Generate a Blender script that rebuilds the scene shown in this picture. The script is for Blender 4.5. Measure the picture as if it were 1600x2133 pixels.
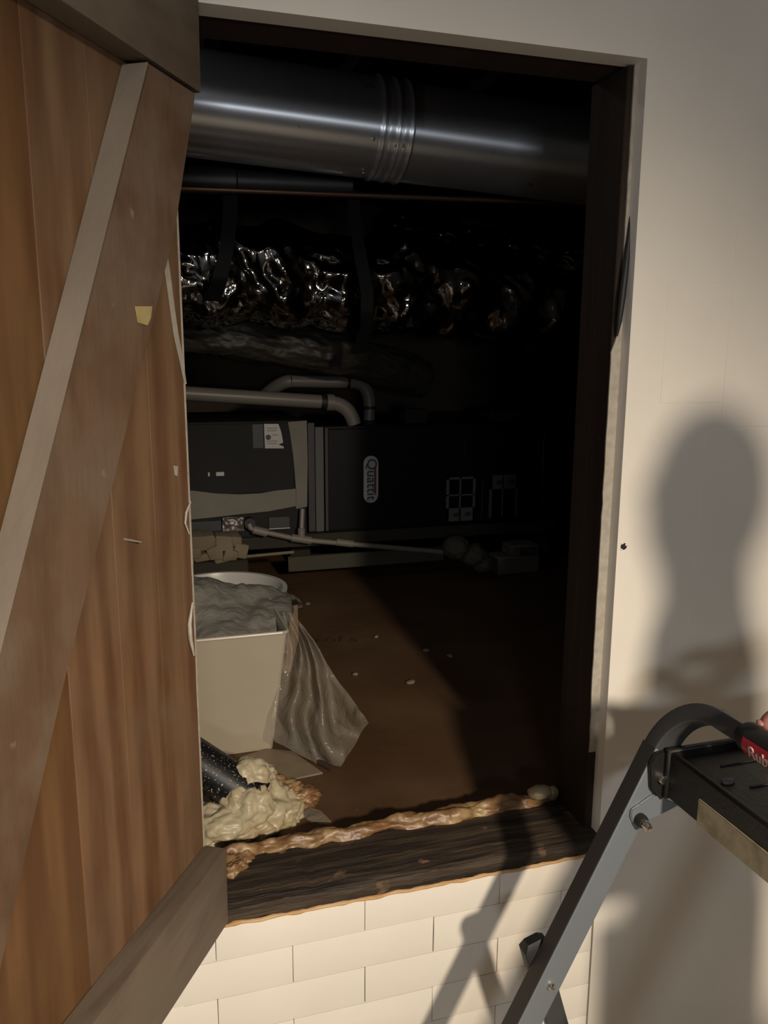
import bpy, bmesh, math, random
from mathutils import Vector, Matrix, noise
random.seed(7)
sc = bpy.context.scene
for o in list(bpy.data.objects):
    bpy.data.objects.remove(o)
COL = sc.collection
PI = math.pi
EYE = 1.55                       # camera height over the room floor

# ---------------------------------------------------------------- camera
YAW, PITCH, ROLL, FPX = math.radians(16.8), math.radians(11.1), math.radians(0.28), 1680.0
CAM = Vector((0, -1.2, EYE))
FW = Vector((math.sin(YAW) * math.cos(PITCH), math.cos(YAW) * math.cos(PITCH), -math.sin(PITCH)))
R0 = Vector((math.cos(YAW), -math.sin(YAW), 0)); U0 = R0.cross(FW)
RT = R0 * math.cos(ROLL) + U0 * math.sin(ROLL); UP = -R0 * math.sin(ROLL) + U0 * math.cos(ROLL)
cd = bpy.data.cameras.new('camera'); cam = bpy.data.objects.new('camera', cd); COL.objects.link(cam)
cd.sensor_fit = 'VERTICAL'; cd.sensor_height = 36.0; cd.lens = 36.0 * FPX / 2133.0
cd.clip_start = 0.02
m3 = Matrix((RT, UP, -FW)).transposed()
cam.matrix_world = Matrix.Translation(CAM) @ m3.to_4x4()
sc.camera = cam

# ---------------------------------------------------------------- light and exposure
w = bpy.data.worlds.new('world'); sc.world = w; w.use_nodes = True
w.node_tree.nodes['Background'].inputs[0].default_value = (0.6, 0.7, 1, 1)
w.node_tree.nodes['Background'].inputs[1].default_value = 0.0
sc.view_settings.view_transform = 'Standard'; sc.view_settings.look = 'None'
sc.view_settings.exposure = 0.0; sc.view_settings.gamma = 1.0
try: sc.view_settings.use_curve_mapping = False
except Exception: pass
LAMP = Vector((0.68, -3.15, EYE + 0.74))
def add_spot():
    l = bpy.data.lights.new('spot_bulb', 'SPOT'); l.energy = 450; l.color = (1.0, 0.86, 0.68)
    l.spot_size = math.radians(65); l.spot_blend = 1.0; l.shadow_soft_size = 0.09
    o = bpy.data.objects.new('spot_bulb', l); COL.objects.link(o); o.location = LAMP
    d = (Vector((0.20, 0, 0.12)) - LAMP); o.rotation_euler = d.to_track_quat('-Z', 'Y').to_euler()
    return o
SPOT = add_spot()
WLP = Vector((-0.12, -2.35, EYE + 0.02)); WLD = (Vector((0.45, 0.6, EYE + 0.1)) - WLP).normalized()
def add_work_light():
    l = bpy.data.lights.new('work_light_panel', 'AREA'); l.shape = 'RECTANGLE'; l.size = 0.26; l.size_y = 0.14
    l.energy = 8.5; l.color = (0.86, 0.92, 1.0)
    o = bpy.data.objects.new('work_light_panel', l); COL.objects.link(o); o.location = WLP
    o.rotation_euler = WLD.to_track_quat('-Z', 'Y').to_euler()
add_work_light()
FILL_POS = Vector((-0.62, 0.62, EYE + 0.80))
def add_fill():  # added fill light, out of view, to lift the dark top of the duct
    l = bpy.data.lights.new('fill_light', 'POINT'); l.energy = 6.0; l.color = (0.92, 0.95, 1.0); l.shadow_soft_size = 0.035
    o = bpy.data.objects.new('fill_light', l); COL.objects.link(o); o.location = FILL_POS + Vector((0, 0, -0.05))
add_fill()

# ---------------------------------------------------------------- pixel -> point helpers (real depths are given)
def ray(px, py):
    return FW + RT * ((px - 800) / FPX) + UP * ((1066.5 - py) / FPX)
def aty(px, py, y):
    r = ray(px, py); return CAM + r * ((y - CAM.y) / r.y)
def atz(px, py, z):
    r = ray(px, py); return CAM + r * ((z - CAM.z) / r.z)
def onp(px, py, p, n):
    r = ray(px, py); return CAM + r * ((p - CAM).dot(n) / r.dot(n))

# ---------------------------------------------------------------- mesh builder
class MB:
    def __init__(s): s.bm = bmesh.new()
    def box(s, a, b, bev=0.0, seg=1, jit=0.0, M=None):
        x0, y0, z0 = a; x1, y1, z1 = b
        t = bmesh.new()
        c = [t.verts.new(p) for p in ((x0,y0,z0),(x1,y0,z0),(x1,y1,z0),(x0,y1,z0),(x0,y0,z1),(x1,y0,z1),(x1,y1,z1),(x0,y1,z1))]
        for f in ((3,2,1,0),(4,5,6,7),(0,1,5,4),(1,2,6,5),(2,3,7,6),(3,0,4,7)): t.faces.new([c[i] for i in f])
        if jit:
            for v in t.verts: v.co += Vector((random.uniform(-jit, jit), random.uniform(-jit, jit), random.uniform(-jit, jit)))
        if bev: bmesh.ops.bevel(t, geom=list(t.edges), offset=bev, segments=seg, affect='EDGES', profile=0.6)
        if M is not None: bmesh.ops.transform(t, matrix=M, verts=t.verts)
        s.merge(t); return s
    def merge(s, t):
        me = bpy.data.meshes.new('tmp'); t.to_mesh(me); t.free(); s.bm.from_mesh(me); bpy.data.meshes.remove(me)
    def prism(s, poly, d, bev=0.0):
        """poly: list of 3D points of one face, d: extrusion vector"""
        t = bmesh.new(); d = Vector(d)
        a = [t.verts.new(Vector(p)) for p in poly]; b = [t.verts.new(Vector(p) + d) for p in poly]
        n = len(a)
        t.faces.new(a[::-1]); t.faces.new(b)
        for i in range(n): t.faces.new((a[i], a[(i+1) % n], b[(i+1) % n], b[i]))
        if bev: bmesh.ops.bevel(t, geom=list(t.edges), offset=bev, segments=2, affect='EDGES')
        s.merge(t); return s
    def tube(s, path, r, seg=20, cap=True, sq=None, disp=None, up=None):
        """sweep: r number or list; sq=(a,b) half sizes gives a rounded rectangle section"""
        P = [Vector(p) for p in path]; n = len(P)
        rr = r if isinstance(r, (list, tuple)) else [r] * n
        tan = [(P[min(i+1, n-1)] - P[max(i-1, 0)]).normalized() for i in range(n)]
        if up is None:
            up = Vector((0, 0, 1)) if abs(tan[0].z) < 0.9 else Vector((0, 1, 0))
        u = (up - tan[0] * up.dot(tan[0])).normalized()
        rings = []
        for i in range(n):
            u = (u - tan[i] * u.dot(tan[i])).normalized(); v = tan[i].cross(u)
            ring = []
            for k in range(seg):
                a = 2 * PI * k / seg
                c, q = math.cos(a), math.sin(a)
                if sq:
                    A, B = sq[i] if isinstance(sq[0], (list, tuple)) else sq
                    e = 0.16
                    c = math.copysign(abs(c) ** e, c) * A; q = math.copysign(abs(q) ** e, q) * B
                    p = P[i] + u * c + v * q
                else:
                    R = rr[i]
                    if disp: R += disp(i / max(n-1, 1), a, P[i])
                    p = P[i] + (u * c + v * q) * R
                ring.append(s.bm.verts.new(p))
            rings.append(ring)
        for i in range(n-1):
            for k in range(seg):
                s.bm.faces.new((rings[i][k], rings[i][(k+1) % seg], rings[i+1][(k+1) % seg], rings[i+1][k]))
        if cap:
            s.bm.faces.new(rings[0][::-1]); s.bm.faces.new(rings[-1])
        return s
    def lathe(s, prof, c, seg=32, M=None):
        """prof: (r, z) list, about vertical axis at c"""
        t = bmesh.new(); rings = []
        for r, z in prof:
            rings.append([t.verts.new((r * math.cos(2*PI*k/seg), r * math.sin(2*PI*k/seg), z)) for k in range(seg)])
        for i in range(len(rings)-1):
            for k in range(seg): t.faces.new((rings[i][k], rings[i][(k+1) % seg], rings[i+1][(k+1) % seg], rings[i+1][k]))
        if prof[0][0] > 1e-5 and prof[0] != prof[-1]:
            t.faces.new(rings[0][::-1]); t.faces.new(rings[-1])
        if M is not None: bmesh.ops.transform(t, matrix=M, verts=t.verts)
        bmesh.ops.translate(t, vec=Vector(c), verts=t.verts)
        s.merge(t); return s
    def ball(s, c, r, sub=3, sc3=(1,1,1), amp=0.0, freq=8.0, M=None, seed=0.0, oct=3):
        t = bmesh.new(); bmesh.ops.create_icosphere(t, subdivisions=sub, radius=1.0)
        for v in t.verts:
            d = v.co.copy()
            k = 1.0
            if amp: k += amp * noise.fractal(d * freq + Vector((seed, seed * 1.7, 3)), 1.0, 2.0, oct)
            v.co = Vector((d.x * sc3[0], d.y * sc3[1], d.z * sc3[2])) * r * k
        if M is not None: bmesh.ops.transform(t, matrix=M, verts=t.verts)
        bmesh.ops.translate(t, vec=Vector(c), verts=t.verts)
        s.merge(t); return s
    def grid(s, fn, nu, nv, thick=0.0):
        g = [[s.bm.verts.new(fn(i / nu, j / nv)) for j in range(nv+1)] for i in range(nu+1)]
        fs = [s.bm.faces.new((g[i][j], g[i+1][j], g[i+1][j+1], g[i][j+1])) for i in range(nu) for j in range(nv)]
        if thick:
            bmesh.ops.recalc_face_normals(s.bm, faces=fs)
            bmesh.ops.solidify(s.bm, geom=fs, thickness=thick)
        return s
    def build(s, name, mat, parent=None, smooth=None, base=None):
        bmesh.ops.recalc_face_normals(s.bm, faces=s.bm.faces)
        root = parent
        while root is not None and root.parent is not None: root = root.parent
        if root is not None:
            M = root.matrix_basis.inverted()
            if parent.get('local'): M = None
            if M is not None and not s.__dict__.get('loc'): bmesh.ops.transform(s.bm, matrix=M, verts=s.bm.verts)
        elif base is not None:
            bmesh.ops.translate(s.bm, vec=-Vector(base), verts=s.bm.verts)
        me = bpy.data.meshes.new(name); s.bm.to_mesh(me); s.bm.free()
        if smooth is None: smooth = True
        if smooth:
            me.shade_smooth(); 
            try:
                if not any(k in name for k in ('foam', 'ridge', 'lump', 'bag', 'sheet', 'bundle', 'chip', 'foil')): me.set_sharp_from_angle(angle=math.radians(38))
            except Exception: pass
        me.materials.append(mat)
        o = bpy.data.objects.new(name, me); COL.objects.link(o)
        if parent is not None: o.parent = parent
        elif base is not None: o.location = base
        return o

def tag(o, label=None, cat=None, group=None, kind=None):
    if label: o['label'] = label
    if cat: o['category'] = cat
    if group: o['group'] = group
    if kind: o['kind'] = kind
    return o
def thing(name, loc, label, cat, rz=0.0, group=None, kind=None):
    o = bpy.data.objects.new(name, None); COL.objects.link(o); o.empty_display_size = 0.05
    o.location = loc; o.rotation_euler = (0, 0, rz)
    o.matrix_basis = Matrix.Translation(Vector(loc)) @ Matrix.Rotation(rz, 4, 'Z')
    return tag(o, label, cat, group, kind)
def text_part(name, body, size, mat, M, parent, ext=0.0006):
    c = bpy.data.curves.new(name, 'FONT'); c.body = body; c.size = size; c.extrude = ext
    c.align_x = 'CENTER'; c.align_y = 'CENTER'
    t = bpy.data.objects.new(name, c); COL.objects.link(t)
    dg = bpy.context.evaluated_depsgraph_get(); dg.update()
    me = bpy.data.meshes.new_from_object(t.evaluated_get(dg))
    bpy.data.objects.remove(t)
    r = parent
    while r.parent is not None: r = r.parent
    me.transform(r.matrix_basis.inverted() @ M)
    me.materials.clear(); me.materials.append(mat)
    o = bpy.data.objects.new(name, me); COL.objects.link(o); o.parent = parent
    return o

# ---------------------------------------------------------------- materials
def mat(name, col, rough=0.6, metal=0.0, col2=None, scale=(6,6,6), nscale=1.0, bump=0.0, bscale=30.0, lo=0.35, hi=0.65,
        detail=5.0, spec=0.5, spots=None, spot_scale=60.0, spot_at=0.68, bdetail=4.0, dist=0.0, cloud=None, cloud_scale=3.0):
    m = bpy.data.materials.new(name); m.use_nodes = True
    nt = m.node_tree; N = nt.nodes; L = nt.links; b = N['Principled BSDF']
    b.inputs['Roughness'].default_value = rough; b.inputs['Metallic'].default_value = metal
    b.inputs['Specular IOR Level'].default_value = spec
    b.inputs['Base Color'].default_value = (*col, 1)
    tc = N.new('ShaderNodeTexCoord'); mp = N.new('ShaderNodeMapping'); mp.inputs['Scale'].default_value = scale
    L.new(tc.outputs['Object'], mp.inputs['Vector'])
    out = None
    if col2 is not None:
        n = N.new('ShaderNodeTexNoise'); n.inputs['Scale'].default_value = nscale; n.inputs['Detail'].default_value = detail
        n.inputs['Distortion'].default_value = dist
        L.new(mp.outputs[0], n.inputs['Vector'])
        r = N.new('ShaderNodeValToRGB'); r.color_ramp.elements[0].position = lo; r.color_ramp.elements[1].position = hi
        r.color_ramp.elements[0].color = (*col, 1); r.color_ramp.elements[1].color = (*col2, 1)
        L.new(n.outputs['Fac'], r.inputs['Fac']); out = r.outputs['Color']
    def over(src, c, sc_, at, soft=0.04):
        n = N.new('ShaderNodeTexNoise'); n.inputs['Scale'].default_value = sc_; n.inputs['Detail'].default_value = 3.0
        L.new(tc.outputs['Object'], n.inputs['Vector'])
        r = N.new('ShaderNodeValToRGB'); r.color_ramp.elements[0].position = at - soft; r.color_ramp.elements[1].position = at + soft
        L.new(n.outputs['Fac'], r.inputs['Fac'])
        mx = N.new('ShaderNodeMix'); mx.data_type = 'RGBA'
        L.new(r.outputs['Color'], mx.inputs['Factor'])
        if src is None: mx.inputs['A'].default_value = (*col, 1)
        else: L.new(src, mx.inputs['A'])
        mx.inputs['B'].default_value = (*c, 1)
        return mx.outputs['Result']
    if cloud is not None: out = over(out, cloud, cloud_scale, 0.55, 0.12)
    if spots is not None: out = over(out, spots, spot_scale, spot_at)
    if out is not None: L.new(out, b.inputs['Base Color'])
    if bump:
        n = N.new('ShaderNodeTexNoise'); n.inputs['Scale'].default_value = bscale; n.inputs['Detail'].default_value = bdetail
        L.new(mp.outputs[0] if scale[0] != scale[2] else tc.outputs['Object'], n.inputs['Vector'])
        bp = N.new('ShaderNodeBump'); bp.inputs['Strength'].default_value = bump; bp.inputs['Distance'].default_value = 0.01
        L.new(n.outputs['Fac'], bp.inputs['Height']); L.new(bp.outputs[0], b.inputs['Normal'])
    return m

WALL = mat('white_paint', (0.78, 0.73, 0.65), 0.55, col2=(0.84, 0.79, 0.71), nscale=0.6, bump=0.16, bscale=7.0, bdetail=6)
ROOMW = mat('room_paint', (0.82, 0.78, 0.72), 0.7)
ROOMF = mat('room_floor', (0.40, 0.35, 0.29), 0.6, col2=(0.46, 0.41, 0.34))
def wood(name, c1, c2, c3, scale, wscale=2.0, dist=7.0, rough=0.62, fade=None, bump=0.1, axis='X'):
    m = bpy.data.materials.new(name); m.use_nodes = True
    nt = m.node_tree; N = nt.nodes; L = nt.links; b = N['Principled BSDF']
    b.inputs['Roughness'].default_value = rough; b.inputs['Specular IOR Level'].default_value = 0.25
    tc = N.new('ShaderNodeTexCoord'); oi = N.new('ShaderNodeObjectInfo')
    mp = N.new('ShaderNodeMapping'); mp.inputs['Scale'].default_value = scale; L.new(tc.outputs['Object'], mp.inputs['Vector'])
    wv = N.new('ShaderNodeTexWave'); wv.bands_direction = axis; wv.inputs['Scale'].default_value = wscale; wv.inputs['Distortion'].default_value = dist
    wv.inputs['Detail'].default_value = 3.0; wv.inputs['Detail Scale'].default_value = 0.7; wv.inputs['Detail Roughness'].default_value = 0.55
    L.new(mp.outputs[0], wv.inputs['Vector'])
    r = N.new('ShaderNodeValToRGB'); r.color_ramp.elements[0].color = (*c1, 1); r.color_ramp.elements[1].color = (*c2, 1)
    r.color_ramp.elements[0].position = 0.15; r.color_ramp.elements[1].position = 0.8
    L.new(wv.outputs['Fac'], r.inputs['Fac'])
    n = N.new('ShaderNodeTexNoise'); n.inputs['Scale'].default_value = 3.2; n.inputs['Detail'].default_value = 5; n.inputs['Distortion'].default_value = 0.8
    L.new(tc.outputs['Object'], n.inputs['Vector'])
    r2 = N.new('ShaderNodeValToRGB'); r2.color_ramp.elements[0].position = 0.42; r2.color_ramp.elements[1].position = 0.68
    L.new(n.outputs['Fac'], r2.inputs['Fac'])
    mx = N.new('ShaderNodeMix'); mx.data_type = 'RGBA'; L.new(r2.outputs['Color'], mx.inputs['Factor'])
    L.new(r.outputs['Color'], mx.inputs['A']); mx.inputs['B'].default_value = (*c3, 1)
    # fine fibres
    n2 = N.new('ShaderNodeTexNoise'); n2.inputs['Scale'].default_value = 6.0; n2.inputs['Detail'].default_value = 6
    L.new(mp.outputs[0], n2.inputs['Vector'])
    mx2 = N.new('ShaderNodeMix'); mx2.data_type = 'RGBA'; mx2.blend_type = 'MULTIPLY'; mx2.inputs['Factor'].default_value = 0.5
    r3 = N.new('ShaderNodeValToRGB'); r3.color_ramp.elements[0].color = (0.55, 0.5, 0.48, 1); r3.color_ramp.elements[0].position = 0.3; r3.color_ramp.elements[1].position = 0.6
    L.new(n2.outputs['Fac'], r3.inputs['Fac']); L.new(mx.outputs['Result'], mx2.inputs['A']); L.new(r3.outputs['Color'], mx2.inputs['B'])
    L.new(mx2.outputs['Result'], b.inputs['Base Color'])
    bp = N.new('ShaderNodeBump'); bp.inputs['Strength'].default_value = bump; bp.inputs['Distance'].default_value = 0.004
    L.new(n2.outputs['Fac'], bp.inputs['Height']); L.new(bp.outputs[0], b.inputs['Normal'])
    return m
GRAIN = (9, 9, 0.8)
PLANK = wood('door_plank_wood', (0.140, 0.068, 0.032), (0.205, 0.114, 0.060), (0.175, 0.112, 0.066), (8, 8, 1.1), 0.55, 11.0)
PLANK2 = wood('orange_plank_wood', (0.125, 0.058, 0.024), (0.175, 0.088, 0.037), (0.140, 0.076, 0.030), (8, 8, 0.9), 0.5, 9.0)
BRACE = mat('scuffed_brace_wood', (0.105, 0.060, 0.034), 0.68, col2=(0.16, 0.098, 0.060), scale=(7, 7, 2), nscale=2.0, dist=0.6,
            cloud=(0.165, 0.115, 0.080), cloud_scale=11.0, spots=(0.30, 0.21, 0.12), spot_scale=26, spot_at=0.75, bump=0.12, bscale=8, spec=0.25)
SAWN = mat('grey_sawn_wood', (0.21, 0.172, 0.135), 0.75, col2=(0.265, 0.22, 0.175), scale=(5, 5, 2), nscale=1.5, bump=0.08, bscale=14, spec=0.2)
BATTEN = mat('grey_brown_batten', (0.125, 0.093, 0.066), 0.7, col2=(0.20, 0.155, 0.115), scale=(1.2, 8, 8), nscale=2.2, dist=0.7,
             cloud=(0.17, 0.135, 0.095), cloud_scale=9, bump=0.14, bscale=8, spec=0.25)
JAMB = mat('dark_stained_wood', (0.020, 0.012, 0.0075), 0.65, col2=(0.030, 0.018, 0.011), scale=(9, 9, 0.8), nscale=2, spots=(0.10, 0.075, 0.055), spot_scale=70, spot_at=0.76, bump=0.1, bscale=8, spec=0.3)
SILL = mat('weathered_sill_wood', (0.020, 0.014, 0.010), 0.62, col2=(0.085, 0.058, 0.036), scale=(1.4, 16, 16), nscale=3.0, lo=0.42, hi=0.74,
           spots=(0.17, 0.10, 0.055), spot_scale=22, spot_at=0.70, bump=0.5, bscale=9, spec=0.35)
RAWED = mat('bare_orange_edge', (0.50, 0.28, 0.11), 0.7, col2=(0.62, 0.42, 0.22), nscale=3, bump=0.3, bscale=40)
FOAMC = mat('cream_foam', (0.42, 0.36, 0.235), 0.42, col2=(0.52, 0.46, 0.32), nscale=2.2, bump=0.35, bscale=22, cloud=(0.34, 0.25, 0.13), cloud_scale=11, bdetail=3, spec=0.5)
FOAMO = mat('amber_foam', (0.15, 0.072, 0.028), 0.42, col2=(0.36, 0.24, 0.115), nscale=5.5, bump=0.4, bscale=26, cloud=(0.20, 0.10, 0.042), cloud_scale=12, bdetail=5, spec=0.6)
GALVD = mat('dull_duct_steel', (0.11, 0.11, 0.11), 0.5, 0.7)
def duct_mat():
    m = mat('galvanised_steel', (0.78, 0.80, 0.83), 0.34, 0.86, col2=(0.82, 0.84, 0.87), nscale=2, spots=(0.30, 0.31, 0.33), spot_scale=16, spot_at=0.73, bump=0.012, bscale=5)
    N = m.node_tree.nodes; b = N['Principled BSDF']
    b.inputs['Anisotropic'].default_value = 0.88
    t = N.new('ShaderNodeTangent'); t.direction_type = 'RADIAL'; t.axis = 'X'
    m.node_tree.links.new(t.outputs[0], b.inputs['Tangent'])
    b.inputs['Anisotropic Rotation'].default_value = 0.25
    return m
def foil_mat():
    m = bpy.data.materials.new('crinkled_foil'); m.use_nodes = True
    nt = m.node_tree; N = nt.nodes; L = nt.links; b = N['Principled BSDF']
    b.inputs['Metallic'].default_value = 1.0; b.inputs['Roughness'].default_value = 0.12; b.inputs['Base Color'].default_value = (0.30, 0.29, 0.28, 1)
    tc = N.new('ShaderNodeTexCoord')
    v = N.new('ShaderNodeTexVoronoi'); v.feature = 'DISTANCE_TO_EDGE'; v.inputs['Scale'].default_value = 9
    n = N.new('ShaderNodeTexNoise'); n.inputs['Scale'].default_value = 7; n.inputs['Detail'].default_value = 2; n.inputs['Distortion'].default_value = 1.0
    mp = N.new('ShaderNodeMapping'); mp.inputs['Scale'].default_value = (1.6, 1, 0.7)
    L.new(tc.outputs['Object'], mp.inputs['Vector']); L.new(mp.outputs[0], v.inputs['Vector']); L.new(mp.outputs[0], n.inputs['Vector'])
    a = N.new('ShaderNodeMath'); a.operation = 'ADD'; L.new(v.outputs['Distance'], a.inputs[0]); L.new(n.outputs['Fac'], a.inputs[1])
    bp = N.new('ShaderNodeBump'); bp.inputs['Strength'].default_value = 0.38; bp.inputs['Distance'].default_value = 0.02
    L.new(a.outputs[0], bp.inputs['Height']); L.new(bp.outputs[0], b.inputs['Normal'])
    return m
GALV = duct_mat()
FOIL = foil_mat()
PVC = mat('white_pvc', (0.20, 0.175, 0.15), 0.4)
BLACKR = mat('black_rubber', (0.012, 0.012, 0.013), 0.55)
BLACKP = mat('black_plastic', (0.006, 0.0055, 0.0055), 0.5, col2=(0.009, 0.0085, 0.008), bump=0.1, bscale=120)
FURN = mat('black_enamel', (0.004, 0.004, 0.0045), 0.4, spec=0.25)
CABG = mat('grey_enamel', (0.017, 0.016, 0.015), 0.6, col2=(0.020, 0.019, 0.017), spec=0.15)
TAPE = mat('cream_mastic_tape', (0.16, 0.145, 0.115), 0.6, col2=(0.19, 0.17, 0.14), nscale=2, bump=0.15, bscale=12)
DARKG = mat('charcoal_metal', (0.03, 0.03, 0.033), 0.5)
PAPER = mat('white_paper', (0.55, 0.53, 0.49), 0.7, col2=(0.50, 0.48, 0.45))
INK = mat('dark_ink', (0.05, 0.045, 0.045), 0.7)
REDINK = mat('dark_red_ink', (0.16, 0.03, 0.03), 0.6)
STONE = mat('tan_stone', (0.16, 0.13, 0.085), 0.8, col2=(0.21, 0.17, 0.11), bump=0.3, bscale=20)
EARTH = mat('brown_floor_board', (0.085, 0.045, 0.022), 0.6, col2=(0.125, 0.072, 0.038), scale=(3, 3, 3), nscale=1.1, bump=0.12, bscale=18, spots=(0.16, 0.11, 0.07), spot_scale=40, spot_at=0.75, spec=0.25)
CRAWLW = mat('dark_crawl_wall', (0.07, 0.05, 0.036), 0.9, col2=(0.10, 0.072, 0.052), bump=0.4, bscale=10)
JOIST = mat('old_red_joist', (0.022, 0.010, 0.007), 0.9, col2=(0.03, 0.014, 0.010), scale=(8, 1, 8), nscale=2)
BINW = mat('white_plastic', (0.40, 0.345, 0.265), 0.35, col2=(0.43, 0.375, 0.29), nscale=0.7)
TUBW = mat('greyish_white_plastic', (0.50, 0.49, 0.46), 0.35)
CARD = mat('brown_cardboard', (0.13, 0.08, 0.046), 0.8, col2=(0.16, 0.10, 0.06))
ALU = mat('satin_aluminium', (0.22, 0.245, 0.27), 0.45, 0.4, bump=0.02, bscale=30)
ALUD = mat('grey_painted_metal', (0.060, 0.060, 0.062), 0.45, 0.2)
EDGE = mat('painted_rail_shade', (0.030, 0.027, 0.025), 0.6)  # shade tone for the unlit face of the ladder rails
CHROME = mat('bright_bolt', (0.75, 0.74, 0.72), 0.2, 1.0)
REDL = mat('red_label', (0.34, 0.02, 0.03), 0.4)
PINKT = mat('pale_lettering', (0.62, 0.40, 0.36), 0.5)
RULER = mat('yellowed_strip', (0.50, 0.42, 0.27), 0.55, col2=(0.27, 0.215, 0.13), scale=(6, 6, 6), nscale=5.0, lo=0.45, hi=0.7)
SKIN = mat('skin', (0.36, 0.145, 0.12), 0.5, col2=(0.42, 0.18, 0.15), nscale=4)
NAIL = mat('finger_nail', (0.45, 0.23, 0.19), 0.35)
SHIRT = mat('grey_shirt', (0.16, 0.15, 0.15), 0.85, bump=0.2, bscale=60)
TROUS = mat('dark_trousers', (0.05, 0.055, 0.075), 0.85)
HAIR = mat('brown_hair', (0.05, 0.03, 0.018), 0.6, bump=0.4, bscale=50)
EYEW = mat('eye_white', (0.75, 0.72, 0.68), 0.3)
PAINTW = mat('old_white_paint', (0.44, 0.40, 0.34), 0.6, col2=(0.36, 0.32, 0.265), nscale=12)
BLKPIPE = mat('speckled_black_pipe', (0.006, 0.006, 0.007), 0.4, spots=(0.42, 0.37, 0.27), spot_scale=230, spot_at=0.66)
def film_mat(name, tint, opac, rough=0.18):
    m = bpy.data.materials.new(name); m.use_nodes = True
    nt = m.node_tree; N = nt.nodes; L = nt.links
    b = N['Principled BSDF']; b.inputs['Base Color'].default_value = (*tint, 1); b.inputs['Roughness'].default_value = rough
    tc = N.new('ShaderNodeTexCoord'); n = N.new('ShaderNodeTexNoise'); n.inputs['Scale'].default_value = 26; n.inputs['Detail'].default_value = 3
    n.inputs['Distortion'].default_value = 1.2
    L.new(tc.outputs['Object'], n.inputs['Vector'])
    bp = N.new('ShaderNodeBump'); bp.inputs['Strength'].default_value = 0.5; bp.inputs['Distance'].default_value = 0.012
    L.new(n.outputs['Fac'], bp.inputs['Height']); L.new(bp.outputs[0], b.inputs['Normal'])
    t = N.new('ShaderNodeBsdfTransparent'); mx = N.new('ShaderNodeMixShader'); mx.inputs[0].default_value = opac
    L.new(t.outputs[0], mx.inputs[1]); L.new(b.outputs[0], mx.inputs[2]); L.new(mx.outputs[0], N['Material Output'].inputs['Surface'])
    return m
FILM = film_mat('clear_plastic_film', (0.46, 0.41, 0.33), 0.28)
FILMG = film_mat('grey_plastic_film', (0.24, 0.225, 0.195), 0.86, 0.25)
def emis(name, col, s):
    m = bpy.data.materials.new(name); m.use_nodes = True
    nt = m.node_tree; b = nt.nodes['Principled BSDF']
    b.inputs['Emission Color'].default_value = (*col, 1); b.inputs['Emission Strength'].default_value = s
    return m

# ================================================================ SETTING
E0 = EYE
FL = E0 - 0.92                    # crawl space floor
XJ = 0.790                        # right edge of the opening in the wall
XL = 0.02                         # left edge (behind the door)
ZT = E0 + 0.456                   # top of the opening
ZS = E0 - 0.926                   # underside of the sill
CEIL = E0 + 0.95
def structure(name, mb, m, smooth=True):
    o = mb.build(name, m, smooth=smooth); o['kind'] = 'structure'; return o
# front wall (opening cut as four blocks welded in one mesh), thickness towards the crawl space
fw = MB()
T = 0.12
fw.box((-2.2, 0, 0), (XL, T, CEIL)).box((XJ, 0, 0), (2.6, T, CEIL)).box((XL, 0, ZT), (XJ, 0.044, CEIL)).box((XL, 0.012, 0), (XJ, T, ZS - 0.004))
wall_front = structure('wall_front', fw, WALL)
# courses of thickly painted bricks under the sill
CH, BL, JT = 0.0726, 0.256, 0.0012
zline = E0 - 1.064                 # a bed joint read on the photograph
xj0 = 0.203
ncourse = 0
for k in range(-7, 2):
    z0 = zline + k * CH; z1 = z0 + CH
    off = xj0 if (k % 2 == 0) else xj0 + BL * 0.5
    z1c = min(z1, ZS - 0.002)
    if z1c - z0 < 0.02: continue
    for j in range(-3, 4):
        x0 = off + j * BL; x1 = min(x0 + BL, XJ - 0.004)
        if x1 - x0 < 0.03 or x1 < -0.35: continue
        proud = random.uniform(0.0003, 0.0013)
        b = MB().box((x0 + JT/2, 0.0 - proud, z0 + JT/2), (x1 - JT/2, 0.02, z1c - JT/2), bev=0.0012, seg=2, jit=0.0005)
        b.build('brick', WALL, wall_front)
# faint proud patches in the paint on the right hand wall
p1 = aty(1375, 840, 0); p2 = aty(1390, 585, 0)
MB().box((p1.x, -0.0006, p1.z), (aty(1500, 840, 0).x, 0.01, p2.z), bev=0.0004, seg=1).build('wall_patch', WALL, wall_front)
q1 = aty(1500, 890, 0)
MB().box((q1.x, -0.0009, q1.z), (1.75, 0.01, q1.z + 0.36), bev=0.0006, seg=1).build('wall_patch', WALL, wall_front)
MB().box((q1.x - 0.03, -0.0005, q1.z - 0.42), (1.75, 0.01, q1.z - 0.006), bev=0.0004, seg=1).build('wall_patch', WALL, wall_front)
# latch hole with chipped lips
h = aty(1299, 1138, 0)
lh = MB()
for a0, rr in ((0.4, 0.0085), (2.2, 0.007), (4.0, 0.006)):
    lh.ball((h.x + 0.006*math.cos(a0), -0.0005, h.z + 0.007*math.sin(a0)), rr * 0.5, 2, (1, 0.5, 0.6))
lh.build('chipped_lip', WALL, wall_front)
MB().tube([(h.x, -0.001, h.z), (h.x, -0.0016, h.z)], [0.0062, 0.0058], 12).build('latch_hole', BLACKR, wall_front)['label'] = 'small dark latch hole'

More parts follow.
